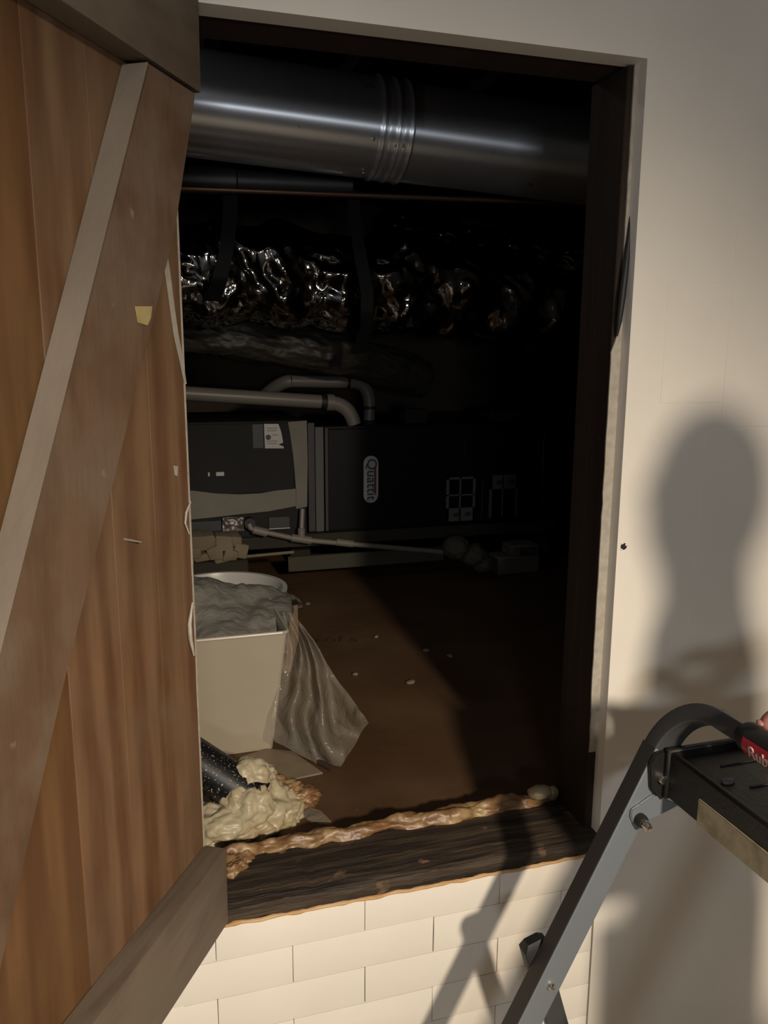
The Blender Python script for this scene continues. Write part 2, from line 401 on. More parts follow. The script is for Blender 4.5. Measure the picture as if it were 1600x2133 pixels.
# room shell behind the camera
structure('floor', MB().box((-2.2, -4.6, -0.05), (2.6, 0.0, 0.0)), ROOMF)
structure('ceiling', MB().box((-2.2, -4.6, CEIL), (2.6, 0.12, CEIL + 0.05)), ROOMW)
structure('wall_back', MB().box((-2.2, -4.65, 0), (2.6, -4.6, CEIL)), ROOMW)
structure('wall_left', MB().box((-2.25, -4.6, 0), (-2.2, 0.12, CEIL)), ROOMW)
structure('wall_right', MB().box((2.6, -4.6, 0), (2.65, 0.12, CEIL)), ROOMW)
# crawl space shell
CX0, CX1, CY1, CZ = -1.4, 2.9, 3.3, E0 + 1.06
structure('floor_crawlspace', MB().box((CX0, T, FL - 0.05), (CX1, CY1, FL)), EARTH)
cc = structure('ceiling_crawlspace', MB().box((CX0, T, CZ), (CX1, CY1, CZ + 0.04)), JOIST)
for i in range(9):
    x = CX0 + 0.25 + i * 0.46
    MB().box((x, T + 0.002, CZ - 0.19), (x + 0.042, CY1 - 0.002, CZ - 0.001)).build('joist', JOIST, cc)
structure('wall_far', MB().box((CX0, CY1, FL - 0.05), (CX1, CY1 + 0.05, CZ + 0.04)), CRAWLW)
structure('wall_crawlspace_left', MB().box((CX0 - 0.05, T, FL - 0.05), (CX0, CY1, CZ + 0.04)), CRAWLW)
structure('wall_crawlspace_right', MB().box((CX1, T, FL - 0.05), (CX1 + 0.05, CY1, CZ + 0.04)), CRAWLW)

# ================================================================ DOOR FRAME
fr = thing('door_frame', (XJ, 0.0, ZS), 'dark stained wooden frame lining the crawl space opening with a worn timber sill', 'door frame')
XB = 0.7735
jm = MB().box((XB, 0.0285, E0 - 0.90), (XJ + 0.05, 0.138, ZT - 0.002), bev=0.002)
jm.build('jamb', JAMB, fr)
MB().box((XL - 0.05, 0.0285, E0 - 0.90), (XL + 0.02, 0.138, ZT - 0.002), bev=0.002).build('jamb', JAMB, fr)
MB().box((XL - 0.05, 0.045, ZT + 0.004), (XJ + 0.05, 0.138, CEIL), bev=0.002).build('header', JOIST, fr)
# sill: sloped top, worn nose
def sill_sec(x, k):
    w1 = 0.0035 * noise.noise(Vector((x * 22, k, 0))) + 0.0025 * noise.noise(Vector((x * 60, k, 5)))
    return w1
sl = MB()
secs = [(-0.004, ZS + 0.003), (-0.006, ZS + 0.016), (-0.003, ZS + 0.029), (0.008, ZS + 0.036), (0.135, E0 - 0.886), (0.135, ZS - 0.03), (0.014, ZS - 0.03), (0.014, ZS + 0.001)]
def sillf(u, v):
    x = XL - 0.02 + u * (XJ - 0.0 - XL + 0.02)
    k = int(round(v * len(secs))) % len(secs)
    y, z = secs[k]
    wob = sill_sec(x, k) if k < 4 else 0
    return Vector((x, y + wob * 0.6, z + wob))
sl.grid(sillf, 90, len(secs))
bmesh.ops.remove_doubles(sl.bm, verts=sl.bm.verts, dist=1e-5)
bnd = [e for e in sl.bm.edges if e.is_boundary]
bmesh.ops.holes_fill(sl.bm, edges=bnd)
sill = sl.build('sill', SILL, fr)
# bare orange edge where paint meets the sill
ed = MB()
pts = []
for i in range(70):
    x = XL - 0.0 + (XJ - 0.02 - XL) * i / 69
    pts.append((x, -0.004 + 0.0015 * noise.noise(Vector((x * 40, 1, 1))), ZS + 0.001 + 0.004 * noise.noise(Vector((x * 30, 0, 0)))))
ed.tube(pts, [0.0035 + 0.002 * noise.noise(Vector((p[0] * 50, 9, 0))) for p in pts], 8)
ed.build('bare_edge', RAWED, sill)['label'] = 'bare orange wood edge along the paint line'
# white painted stop on the jamb's front edge, ragged towards the wood
st = MB()
rag = []
for i in range(60):
    py = 130 + (1555 - 130) * i / 59
    z = aty(1300, py, 0.028).z
    t = i / 59
    wdt = (0.0055 if py < 690 else min(0.018, 0.0055 + (py - 690) * 0.0003)) + 0.0018 * noise.noise(Vector((z * 40, 0, 0)))
    if i > 55: wdt *= 0.85
    rag.append((XJ + 0.006 - wdt - 0.006, z))
poly = [(x, 0.0255, z) for x, z in rag] + [(XJ + 0.004, 0.0255, rag[-1][1]), (XJ + 0.004, 0.0255, rag[0][1])]
st.prism(poly, (0, 0.003, 0))
st.build('painted_stop', PAINTW, fr, smooth=False)['label'] = 'ragged white painted edge of the jamb'
# peeling black weatherstrip on the jamb
ws = MB()
wp = [(1321, 395, .0), (1316, 440, .0), (1310, 500, .002), (1303, 560, .006), (1296, 620, .008), (1290, 668, .006), (1285, 700, .002)]
path = [aty(a, b, 0.024 - c) for a, b, c in wp]
ws.tube(path, [0.002, 0.003, 0.0045, 0.0055, 0.006, 0.005, 0.002], 10)
ws.build('weatherstrip', BLACKR, fr)['label'] = 'peeling black rubber weatherstrip'

# ================================================================ DOOR (ledged and braced), opened towards the room
DA = math.atan2(-0.854, -0.52)     # direction hinge -> free edge
H = Vector((0.063, 0.0, 0))
door = thing('door_1', (H.x, H.y, E0 - 0.93), 'brown boarded access door with grey battens and a diagonal brace, standing open at left', 'door', rz=DA, kind='structure')
ZD = E0 - 0.93
Zb = 0.0
DT = 0.020
# local frame: x from hinge to free edge, z up; the room-side normal is local +y
def dbox(x0, x1, y0, y1, z0, z1, **k): 
    m = MB(); m.loc = True; return m.box((x0, y0, z0), (x1, y1, z1), **k)
ZH = 1.42
joints = [0.0, 0.098, 0.196, 0.302, 0.43, 0.56, 0.70]
for i in range(len(joints) - 1):
    a, b = joints[i], joints[i+1]
    d = random.uniform(-0.0006, 0.0004)
    dbox(a + 0.0004, b - 0.0004, -DT, d, 0.0, ZH, bev=0.0006).build('plank', PLANK if i < 3 else PLANK2, door)
def zrel(z): return z + 0.93        # z given relative to the eye
TB = 0.037
dbox(-0.004, 0.70, 0.0, TB, zrel(-0.912), zrel(-0.776), bev=0.004, seg=2, jit=0.001).build('batten', BATTEN, door)
dbox(-0.014, 0.70, 0.0, TB, zrel(0.342), zrel(0.478), bev=0.004, seg=2, jit=0.001).build('batten', BATTEN, door)
# brace
br = MB(); br.loc = True
poly = [(0.1215, 0.001, zrel(0.338)), (0.001, 0.001, zrel(0.338)), (0.075, 0.001, zrel(0.155)), (0.366, 0.001, zrel(-0.36)), (0.575, 0.001, zrel(-0.772)), (0.699, 0.001, zrel(-0.772)), (0.690, 0.001, zrel(-0.745))]
br.prism(poly, (0, TB - 0.0015, 0), bev=0.003)
brace = br.build('brace', BRACE, door)
# its sawn upper side is paler: a thin veneer of weathered grey wood with its own grain
e0 = Vector((0.1215, 0, zrel(0.337))); e1 = Vector((0.690, 0, zrel(-0.744)))
dn = (e1 - e0).normalized(); nn = Vector((-dn.z, 0, dn.x)); nn = nn if nn.x > 0 else -nn
vs = MB(); vs.loc = True
vs.prism([e0 + Vector((0, 0.002, 0)), e1 + Vector((0, 0.002, 0)), e1 + Vector((0, TB - 0.001, 0)), e0 + Vector((0, TB - 0.001, 0))], nn * 0.0012)
vs.build('sawn_side', SAWN, brace)['label'] = 'pale grey sawn side of the brace'
# splinter, chip and paint marks on the door face (positions read along the door plane)
DU = Vector((0.52, 0.854, 0)).normalized(); DN = Vector((0.854, -0.52, 0)).normalized()
def dloc(px, py, t=0.0):
    p = onp(px, py, H + DN * t, DN); return Vector(((H - p).dot(DU), t, p.z - ZD))
a = dloc(256, 1122); b = dloc(278, 1128)
m = MB(); m.loc = True; m.tube([a + Vector((0, -0.002, 0)), a * 0.3 + b * 0.7 + Vector((0, 0.006, 0)), b + Vector((0, 0.012, 0.0))], [0.0016, 0.0014, 0.0008], 8)
m.build('splinter', SAWN, door)['label'] = 'short pale splinter sticking out of the boards'
def patch(pxs, name, mt, lab=None, th=0.0007, t=0.0009):
    m = MB(); m.loc = True
    m.prism([dloc(x, y, t) for x, y in pxs], (0, th, 0))
    o = m.build(name, mt, door, smooth=False)
    if lab: o['label'] = lab
    return o
patch([(339, 540), (350, 541), (357, 590), (363, 640), (370, 690), (380, 745), (388, 800), (384, 800), (374, 752), (362, 700), (355, 650), (348, 600)], 'paint_streak', PAINTW, 'white paint streak near the hinge edge')
patch([(361, 970), (370, 971), (369, 992), (364, 990)], 'paint_chip', PAINTW, 'small white paint fleck')
m = MB(); m.loc = True
for i in range(26):
    z = 0.03 + i * 0.052
    m.box((-0.0015, -0.004, z), (0.0016 + 0.0016 * max(0, noise.noise(Vector((z * 9, 0, 0)))), 0.0010, z + 0.0525))
m.build('paint_edge', PAINTW, door)['label'] = 'thin white paint line on the hinge edge'
m = MB(); m.loc = True
m.tube([dloc(397, 1045, .003), dloc(388, 1068, .004), dloc(386, 1090, .004), dloc(394, 1112, .003)], [0.0012, .002, .0016, .0012], 6)
m.tube([dloc(401, 1255, .003), dloc(395, 1300, .005), dloc(397, 1330, .005), dloc(404, 1365, .003)], [0.0015, .0032, .0034, .0015], 6)
m.build('paint_drip', PAINTW, door)['label'] = 'curled white paint drips on the hinge edge'
mk = MB(); mk.loc = True
bt = TB + 0.0004
mk.prism([Vector((p.x, bt, p.z)) for p in [dloc(280, 638, TB), dloc(316, 638, TB), dloc(313, 662, TB), dloc(306, 678, TB), dloc(286, 672, TB)]], (0, 0.0006, 0))
mk.build('glue_mark', mat('yellowed_glue', (0.40, 0.30, 0.12), 0.5, col2=(0.46, 0.36, 0.17), nscale=8), brace, smooth=False)['label'] = 'yellowish square glue mark'

# ================================================================ CRAWL SPACE EQUIPMENT
# round galvanised duct
YD = 1.1
dl = aty(415, 215, YD); dr = aty(1210, 328, YD)
za, zb = aty(400, 215, YD).z, aty(1210, 328, YD).z
RD = 0.129
duct = thing('round_duct', (0.7, YD, E0 + 0.62), 'large round galvanised metal duct running across the top of the opening', 'duct')
def dpt(x): return Vector((x, YD, (E0 + 0.633) + (x - 0.17) * (-0.0475)))
xs = aty(775, 260, YD).x; xs2 = aty(815, 260, YD).x
def section(x0, x1, r0, r1, n=24):
    m = MB(); pts = [dpt(x0 + (x1 - x0) * i / n) for i in range(n + 1)]
    m.tube(pts, [r0 + (r1 - r0) * i / n for i in range(n + 1)], 96, cap=False); return m
section(-1.38, xs, RD, RD).build('duct_section', GALV, duct)
section(xs2, 2.6, RD - 0.001, RD - 0.001).build('duct_section', GALV, duct)
m = MB()
prof = []
for i in range(31):
    t = i / 30; x = xs - 0.012 + (xs2 + 0.03 - xs + 0.012) * t
    b = 0.003 + 0.004 * (math.exp(-((t - 0.12) / 0.05) ** 2) + math.exp(-((t - 0.55) / 0.05) ** 2) + math.exp(-((t - 0.92) / 0.04) ** 2)) - 0.005 * (math.exp(-((t - 0.22) / 0.035) ** 2) + math.exp(-((t - 0.64) / 0.035) ** 2))
    prof.append((dpt(x), RD + b))
m.tube([p for p, r in prof], [r for p, r in prof], 96, cap=False)
m.build('collar', GALV, duct)['label'] = 'ribbed joint collar'
for px, py in ((774, 292), (820, 304), (836, 305), (769, 360)):
    p = aty(px, py, YD - 0.10); q = dpt(p.x)
    ang = 2.2 if py < 330 else 0.9
    dz = min(0.9, max(-0.95, (p.z - q.z) / RD)); yy = -math.sqrt(1 - dz * dz)
    c = q + Vector((0, yy, dz)) * (RD + 0.006)
    MB().ball(c, 0.0042, 2).build('screw', CHROME, duct)
# smaller dull duct under it, seen in the dark
sd = thing('small_duct', (0.3, 1.35, E0 + 0.5), 'smaller dark grey pipe duct below the large round duct at left', 'duct')
p0 = aty(380, 372, 1.35); p1 = aty(700, 385, 1.35)
dv = (p1 - p0)
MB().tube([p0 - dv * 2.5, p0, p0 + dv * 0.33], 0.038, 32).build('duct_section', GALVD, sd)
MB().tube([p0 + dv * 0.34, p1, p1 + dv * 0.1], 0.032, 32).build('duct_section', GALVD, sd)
# thin copper line
cp0 = aty(640, 402, 1.3); cp1 = aty(1000, 416, 1.3)
o = MB().tube([cp0 - (cp1 - cp0) * 1.6, cp0, cp1, cp1 + (cp1 - cp0) * 0.9], 0.008, 12).build('copper_pipe', mat('dull_copper', (0.28, 0.17, 0.11), 0.4, 0.8), base=cp0)
tag(o, 'thin copper pipe running level just under the round duct', 'pipe')

# foil wrapped flexible ducts
def foil_disp(seed, amp, ribs, L=1.0):
    def f(t, a, P):
        v = Vector((P.x * 5.0, math.cos(a) * 1.2, math.sin(a) * 1.2 + seed))
        n1 = noise.fractal(v, 1.0, 2.0, 4)
        n2 = abs(noise.noise(Vector((P.x * 15 + math.sin(a * 2) * 0.8, math.cos(a) * 2, math.sin(a) * 2 + seed))))
        n3 = abs(noise.noise(Vector((P.x * 38 + math.sin(a * 3), math.cos(a) * 4, math.sin(a) * 4 - seed))))
        return amp * (n1 * 1.1 - n2 * 0.8 - 0.22 * n3) + amp * 0.35 * math.sin(P.x * ribs)
    return f
def spline(pts, n):
    P = [Vector(p) for p in pts]; P = [P[0] * 2 - P[1]] + P + [P[-1] * 2 - P[-2]]
    out = []
    for i in range(1, len(P) - 2):
        for k in range(n):
            t = k / n; a, b, c, d = P[i-1], P[i], P[i+1], P[i+2]
            out.append(0.5 * ((2*b) + (c - a) * t + (2*a - 5*b + 4*c - d) * t*t + (3*b - a - 3*c + d) * t**3))
    out.append(P[-2]); return out
def foil(name, pts, r, seed, amp, ribs, label, fm_=None):
    th = thing(name, pts[1], label, 'duct', group=None)
    MB().tube(spline(pts, 46), r, 110, disp=foil_disp(seed, amp, ribs), cap=True).build('foil_jacket', fm_ or FOIL, th)
    return th
YF = 1.62
fa = foil('foil_duct', [aty(-150, 560, YF), aty(330, 565, YF), aty(560, 575, YF), aty(790, 590, YF), aty(960, 600, YF + .05), aty(1110, 640, YF + .15)], 0.165, 2.0, 0.030, 30,
          'fat crinkled foil duct hanging from the middle to the left, with the brightest glints')
fb = foil('foil_duct', [aty(800, 470, 1.90), aty(960, 515, 1.95), aty(1120, 535, 1.95), aty(1300, 540, 1.95), aty(1500, 540, 1.95)], 0.092, 7.0, 0.020, 44,
          'slimmer crinkled foil duct at upper right, running behind the right jamb')
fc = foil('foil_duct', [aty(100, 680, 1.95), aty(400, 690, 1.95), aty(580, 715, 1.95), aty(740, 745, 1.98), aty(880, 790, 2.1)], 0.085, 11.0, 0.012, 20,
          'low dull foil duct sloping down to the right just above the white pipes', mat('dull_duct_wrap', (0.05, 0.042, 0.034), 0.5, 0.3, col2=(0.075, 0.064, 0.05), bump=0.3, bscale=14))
for th, px, y0, y1, yy, lab in ((fa, 460, 478, 690, YF - 0.185, 'grey hanging strap'), (fa, 748, 430, 745, YF - 0.19, 'grey hanging strap')):
    pass
strapm = mat('grey_strap', (0.010, 0.010, 0.0105), 0.7, spec=0.2)
def strap(pxs, y, lab):
    def f(u, v):
        t = u * (len(pxs) - 1); i = min(int(t), len(pxs) - 2); k = t - i
        x = pxs[i][0] * (1 - k) + pxs[i+1][0] * k; yy = pxs[i][1] * (1 - k) + pxs[i+1][1] * k
        wd = pxs[i][2] * (1 - k) + pxs[i+1][2] * k
        p = aty(x + (v - 0.5) * wd, yy, y + 0.14 * max(0, u - 0.72) / 0.28); return p
    m = MB().grid(f, 30, 2, thick=0.002)
    o = m.build('hanging_strap', strapm, base=aty(pxs[0][0], pxs[0][1], y)); return tag(o, lab, 'strap', 'straps that hold up the foil duct')
strap([(480, 395, 30), (478, 470, 30), (470, 530, 30), (455, 590, 34), (430, 650, 40)], YF - 0.215, 'dark grey strap round the foil duct, near the door')
strap([(735, 395, 26), (740, 470, 26), (752, 540, 26), (765, 610, 26), (764, 680, 26), (745, 735, 30)], YF - 0.215, 'dark grey strap round the foil duct, in the middle of the opening')

# ---- furnace and coil cabinet on a platform
YE = 1.90
PFt = aty(675, 1112, YE).z
PLATM = mat('dark_olive_timber', (0.028, 0.024, 0.015), 0.85)
plat = thing('equipment_platform', (0.9, YE + 0.25, FL), 'dark wooden platform under the furnace and the grey cabinet', 'platform')
MB().box((-0.35, YE + 0.01, PFt - 0.05), (1.72, YE + 0.62, PFt), bev=0.003).build('deck', PLATM, plat)
for x in (-0.30, 0.60, 1.64):
    MB().box((x, YE + (0.30 if 0.3 < x < 1 else 0.06), FL), (x + 0.09, YE + 0.56, PFt - 0.05), bev=0.003).build('bearer', PLATM, plat)
fx0, fx1 = aty(677, 1000, YE).x, aty(1138, 1000, YE).x
fz1 = aty(760, 886, YE).z
fur = thing('furnace', ((fx0 + fx1) / 2, YE + 0.27, PFt), 'black horizontal furnace cabinet with an oval white badge', 'furnace')
MB().box((fx0, YE + 0.012, PFt + 0.002), (fx1, YE + 0.54, fz1), bev=0.004).build('body', FURN, fur)
xm = fx0 + (fx1 - fx0) * 0.60
MB().box((fx0 + 0.012, YE, PFt + 0.012), (xm, YE + 0.012, fz1 - 0.012), bev=0.003).build('access_panel', FURN, fur)
MB().box((xm + 0.004, YE, PFt + 0.012), (fx1 - 0.012, YE + 0.012, fz1 - 0.012), bev=0.003).build('access_panel', FURN, fur)
MB().box((fx0 - 0.0, YE - 0.003, PFt + 0.01), (fx0 + 0.014, YE + 0.012, fz1 - 0.004), bev=0.002).build('corner_trim', DARKG, fur)
ea = aty(1139, 900, YE - 0.003); eb = aty(1132, 1072, YE - 0.003)
MB().box((ea.x - 0.012, YE - 0.003, eb.z), (ea.x - 0.006, YE + 0.01, ea.z), bev=0.001).build('corner_trim', GALVD, fur)
# badge (stands upright on the sideways furnace, lettering runs downwards)
bc = (aty(757, 998, YE) + aty(787, 998, YE)) / 2; btop, bbot = aty(770, 949, YE).z, aty(770, 1047, YE).z
bw = (aty(787, 998, YE).x - aty(757, 998, YE).x) / 2
bh = (btop - bbot) / 2; bcz = (btop + bbot) / 2
def stadium(cx, cz, w_, h_, y, n=14):
    pts = []
    for k in range(n + 1): a = PI * k / n; pts.append((cx + w_ * math.cos(a), y, cz + h_ - w_ + w_ * math.sin(a) * 1.0))
    for k in range(n + 1): a = PI + PI * k / n; pts.append((cx + w_ * math.cos(a), y, cz - h_ + w_ + w_ * math.sin(a)))
    return pts
badge = MB().prism(stadium(bc.x, bcz, bw, bh, YE - 0.008), (0, 0.008, 0), bev=0.002).build('badge', PAPER, fur)
badge['label'] = 'oval off-white badge with dark lettering'
RM = Matrix.Rotation(PI / 2, 4, 'X')
def wmat(c, rot=0.0): return Matrix.Translation(c) @ RM @ Matrix.Rotation(rot, 4, 'Z')
text_part('badge_lettering', 'Quattit', bh * 0.60, INK, wmat(Vector((bc.x + 0.001, YE - 0.0088, bcz)), -PI / 2), badge)
MB().prism(stadium(bc.x + bw * 0.55, bcz - bh * 0.05, bw * 0.14, bh * 0.55, YE - 0.0088), (0, 0.0008, 0)).build('badge_underline', REDINK, badge)
# rating plates / viewing windows
def plate(px0, py0, px1, py1, flip):
    a = aty(px0, py0, YE); b = aty(px1, py1, YE)
    x0, x1, z0, z1 = a.x, b.x, b.z, a.z
    th = MB(); y = YE - 0.004
    th.box((x0, y, z0), (x0 + 0.012, YE, z1)); th.box((x1 - 0.010, y, z0), (x1, YE, z1))
    hgt = z1 - z0
    if flip:
        th.box((x0, y, z0), (x1, YE, z0 + hgt * 0.30)); th.box((x0, y, z1 - 0.008), (x1, YE, z1))
        th.box((x0 + (x1-x0) * 0.45, y, z0), (x0 + (x1-x0) * 0.50, YE, z1)); th.box((x0, y, z0 + hgt * .58), (x1, YE, z0 + hgt * .61))
        zc = z0 + hgt * 0.15
    else:
        th.box((x0, y, z1 - hgt * 0.33), (x1, YE, z1)); th.box((x0 + (x1-x0) * 0.45, y, z0), (x0 + (x1-x0) * 0.49, YE, z1))
        zc = z1 - hgt * 0.17
    o = th.build('label_plate', mat('dim_plate', (0.14, 0.13, 0.11), 0.6), fur, smooth=False)
    for fx in (0.35, 0.75):
        MB().ball((x0 + (x1 - x0) * fx, y, zc), 0.014, 2, (1.2, 0.12, 0.7)).build('pictogram', INK, o)
    return o
plate(930, 995, 988, 1083, True)
plate(1020, 990, 1076, 1075, False)
q = aty(1004, 1040, YE)
MB().box((q.x - 0.002, YE - 0.003, aty(1004, 1080, YE).z), (q.x + 0.002, YE, aty(1004, 996, YE).z)).build('seam', GALVD, fur)
# control boxes standing on the furnace
a = aty(842, 852, YE + 0.05); b = aty(888, 876, YE + 0.05)
jb = thing('junction_box', ((a.x + b.x) / 2, YE + 0.06, fz1), 'small grey junction box on top of the furnace', 'box')
MB().box((a.x, YE + 0.03, fz1), (b.x, YE + 0.1, a.z), bev=0.003).build('body', CABG, jb)
MB().box((a.x + 0.012, YE + 0.05, a.z), (a.x + 0.024, YE + 0.07, a.z + 0.02), bev=0.002).build('connector', CABG, jb)
a = aty(1018, 855, YE + 0.05); b = aty(1094, 870, YE + 0.05)
vb = thing('flue_collar', ((a.x + b.x) / 2, YE + 0.06, fz1), 'flat grey metal collar plate on the right end of the furnace top', 'collar')
MB().box((a.x, YE + 0.03, b.z - 0.002), (b.x, YE + 0.16, a.z), bev=0.004).build('flange', CABG, vb)
MB().box((a.x + 0.02, YE + 0.045, fz1), (b.x - 0.02, YE + 0.15, b.z - 0.002), bev=0.002).build('neck', DARKG, vb)

# coil cabinet at left
cx0, cx1 = aty(180, 1000, YE).x, aty(640, 1000, YE).x
cz1 = aty(500, 878, YE).z
czb = aty(500, 1110, YE).z
coil = thing('coil_cabinet', ((cx0 + cx1) / 2, YE + 0.27, PFt), 'grey metal coil cabinet with cream taped seams, left of the black furnace', 'cabinet')
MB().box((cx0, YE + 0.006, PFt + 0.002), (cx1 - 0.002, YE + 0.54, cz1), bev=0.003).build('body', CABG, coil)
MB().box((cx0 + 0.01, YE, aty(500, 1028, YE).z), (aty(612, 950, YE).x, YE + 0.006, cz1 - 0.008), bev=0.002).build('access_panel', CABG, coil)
# seam tape: horizontal band, ragged upper edge, and a vertical band at right
def band(pxs, name, lab):
    o = MB().prism([aty(x, y, YE - 0.002) for x, y in pxs], (0, 0.004, 0)).build(name, TAPE, coil, smooth=False); o['label'] = lab; return o
band([(180, 1026), (400, 1022), (450, 1028), (500, 1030), (540, 1028), (575, 1022), (617, 1018), (617, 1054), (560, 1065), (500, 1071), (440, 1078), (400, 1082), (180, 1092)], 'seam_tape', 'wide cream tape along the lower seam')
band([(600, 879), (639, 876), (641, 960), (640, 1055), (617, 1060), (616, 1010), (611, 950), (604, 900)], 'seam_tape', 'tall cream tape along the right edge')
MB().box((aty(641, 900, YE).x, YE + 0.004, PFt + 0.01), (aty(656, 900, YE).x, YE + 0.012, cz1 - 0.01), bev=0.002).build('side_flange', DARKG, coil)
MB().box((aty(656, 900, YE).x, YE - 0.002, PFt + 0.01), (aty(674, 900, YE).x, YE + 0.012, fz1 - 0.002), bev=0.002).build('side_flange', mat('mid_grey_metal', (0.075, 0.072, 0.068), 0.5), coil)
a, b = aty(526, 884, YE - .001), aty(549, 933, YE - .001)
MB().box((a.x, YE - 0.0015, b.z), (b.x, YE + 0.001, a.z)).build('warning_label', DARKG, coil)
lab = MB().prism([aty(x, y, YE - 0.0030) for x, y in ((550, 883), (580, 883), (586, 900), (590, 922), (580, 926), (591, 930), (591, 934), (552, 934))], (0, 0.0015, 0)).build('rating_label', PAPER, coil, smooth=False)
lab['label'] = 'white rating sheet with a curled corner'
c = aty(559, 911, YE - 0.0032)
MB().tube([c, c + Vector((0, -0.0006, 0))], 0.0105, 16).build('printed_dot', DARKG, lab)
for k, (y, wd) in enumerate(((891, 22), (896, 20), (905, 14), (918, 22), (923, 22))):
    a = aty(556 + (10 if k in (2,) else 0), y, YE - 0.0034); b = aty(556 + wd + (10 if k == 2 else 0), y + 2, YE - 0.0034)
    MB().box((a.x, YE - 0.0036, b.z), (b.x, YE - 0.0030, a.z)).build('printed_line', mat('grey_print', (0.3, 0.29, 0.27), 0.7) if k == 0 else bpy.data.materials['grey_print'], lab)
a, b = aty(433, 984, YE), aty(467, 991, YE)
npl = MB().box((a.x + (b.x - a.x) * 0.5, YE - 0.003, b.z), (b.x, YE, a.z), bev=0.0008)
MB().box((a.x, YE - 0.003, b.z), (a.x + 0.007, YE, a.z), bev=0.0008).build('name_plate', PAPER, coil)
npl.build('name_plate', PAPER, coil)['label'] = 'tiny pale name plate'
# lower access strips and foil patch under the tape
a, b = aty(180, 1086, YE), aty(462, 1106, YE)
MB().box((a.x, YE - 0.004, b.z), (b.x, YE + 0.002, aty(462, 1083, YE).z), bev=0.002).build('drain_panel', DARKG, coil)
a, b = aty(559, 1077, YE), aty(604, 1098, YE)
MB().box((a.x, YE - 0.004, b.z), (b.x, YE + 0.002, a.z), bev=0.002).build('drain_panel', DARKG, coil)
MB().box((a.x, YE - 0.006, b.z - 0.004), (b.x, YE + 0.002, b.z), bev=0.001).build('panel_edge', PAPER, coil)
def fp(u, v):
    p = aty(463 + 45 * u, 1077 + 30 * v, YE - 0.006)
    p.y += 0.010 * noise.noise(Vector((u * 4, v * 3, 2))) - 0.003; return p
MB().grid(fp, 24, 16, thick=0.001).build('foil_patch', mat('dull_foil', (0.22, 0.19, 0.17), 0.42, 0.6), coil)['label'] = 'crumpled foil tape patch'
c = aty(519, 1088, YE - 0.01)
MB().tube([c + Vector((0, 0.012, 0)), c + Vector((0, -0.03, 0))], [0.021, 0.021], 20).build('drain_port', BLACKR, coil)

# drain line
dr_ = thing('drain_pipe', aty(560, 1112, YE - 0.05), 'thin white drain pipe with a tee running right along the furnace foot', 'pipe')
YP = YE - 0.05
p0, p1, p2 = aty(530, 1104, YP), aty(625, 1124, YP), aty(925, 1150, YP)
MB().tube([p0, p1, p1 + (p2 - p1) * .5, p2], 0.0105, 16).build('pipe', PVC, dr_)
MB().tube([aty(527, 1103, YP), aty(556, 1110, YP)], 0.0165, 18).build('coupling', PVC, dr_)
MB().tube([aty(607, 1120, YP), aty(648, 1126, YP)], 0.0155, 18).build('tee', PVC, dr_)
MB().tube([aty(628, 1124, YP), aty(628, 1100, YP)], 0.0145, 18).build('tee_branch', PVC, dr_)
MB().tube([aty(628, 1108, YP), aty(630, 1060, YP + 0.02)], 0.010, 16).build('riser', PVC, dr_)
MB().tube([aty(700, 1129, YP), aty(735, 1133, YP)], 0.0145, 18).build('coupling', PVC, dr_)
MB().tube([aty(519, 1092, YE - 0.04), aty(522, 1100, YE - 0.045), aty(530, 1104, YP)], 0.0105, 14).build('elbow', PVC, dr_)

# vent pipes
def arc(c, a, b, n=10):
    """quarter bend from point a (tangent towards corner c) to b"""
    out = []
    for i in range(n + 1):
        t = i / n; out.append(a * (1-t)**2 + c * 2*t*(1-t) + b * t*t)
    return out
YV = 1.93
vp = thing('vent_pipe', aty(700, 840, YV), 'front white plastic vent pipe bending down into the furnace top', 'pipe')
a0, a1 = aty(120, 803, YV), aty(668, 837, YV)
RV = (aty(500, 818, YV) - aty(500, 848, YV)).length / 2
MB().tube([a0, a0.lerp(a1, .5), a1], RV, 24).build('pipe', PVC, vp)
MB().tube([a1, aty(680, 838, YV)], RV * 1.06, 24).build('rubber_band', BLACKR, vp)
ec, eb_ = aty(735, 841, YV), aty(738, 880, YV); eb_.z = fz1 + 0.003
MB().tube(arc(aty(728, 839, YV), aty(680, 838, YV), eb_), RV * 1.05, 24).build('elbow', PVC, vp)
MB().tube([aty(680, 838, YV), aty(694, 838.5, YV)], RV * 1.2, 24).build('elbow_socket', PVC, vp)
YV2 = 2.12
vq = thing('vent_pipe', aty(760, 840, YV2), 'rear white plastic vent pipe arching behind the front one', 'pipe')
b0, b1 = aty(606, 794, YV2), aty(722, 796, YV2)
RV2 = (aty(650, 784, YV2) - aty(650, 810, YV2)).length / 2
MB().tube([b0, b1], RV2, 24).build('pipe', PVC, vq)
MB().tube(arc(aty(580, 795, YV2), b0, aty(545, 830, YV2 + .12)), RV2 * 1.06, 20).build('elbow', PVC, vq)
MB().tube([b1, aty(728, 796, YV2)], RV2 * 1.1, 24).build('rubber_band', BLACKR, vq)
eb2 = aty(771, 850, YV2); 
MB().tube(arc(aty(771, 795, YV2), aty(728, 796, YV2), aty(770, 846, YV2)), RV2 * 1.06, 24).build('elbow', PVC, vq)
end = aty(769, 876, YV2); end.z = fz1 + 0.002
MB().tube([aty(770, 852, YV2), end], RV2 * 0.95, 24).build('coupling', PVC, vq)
MB().tube([aty(770, 846, YV2), aty(770, 852, YV2)], RV2 * 1.1, 24).build('rubber_band', BLACKR, vq)

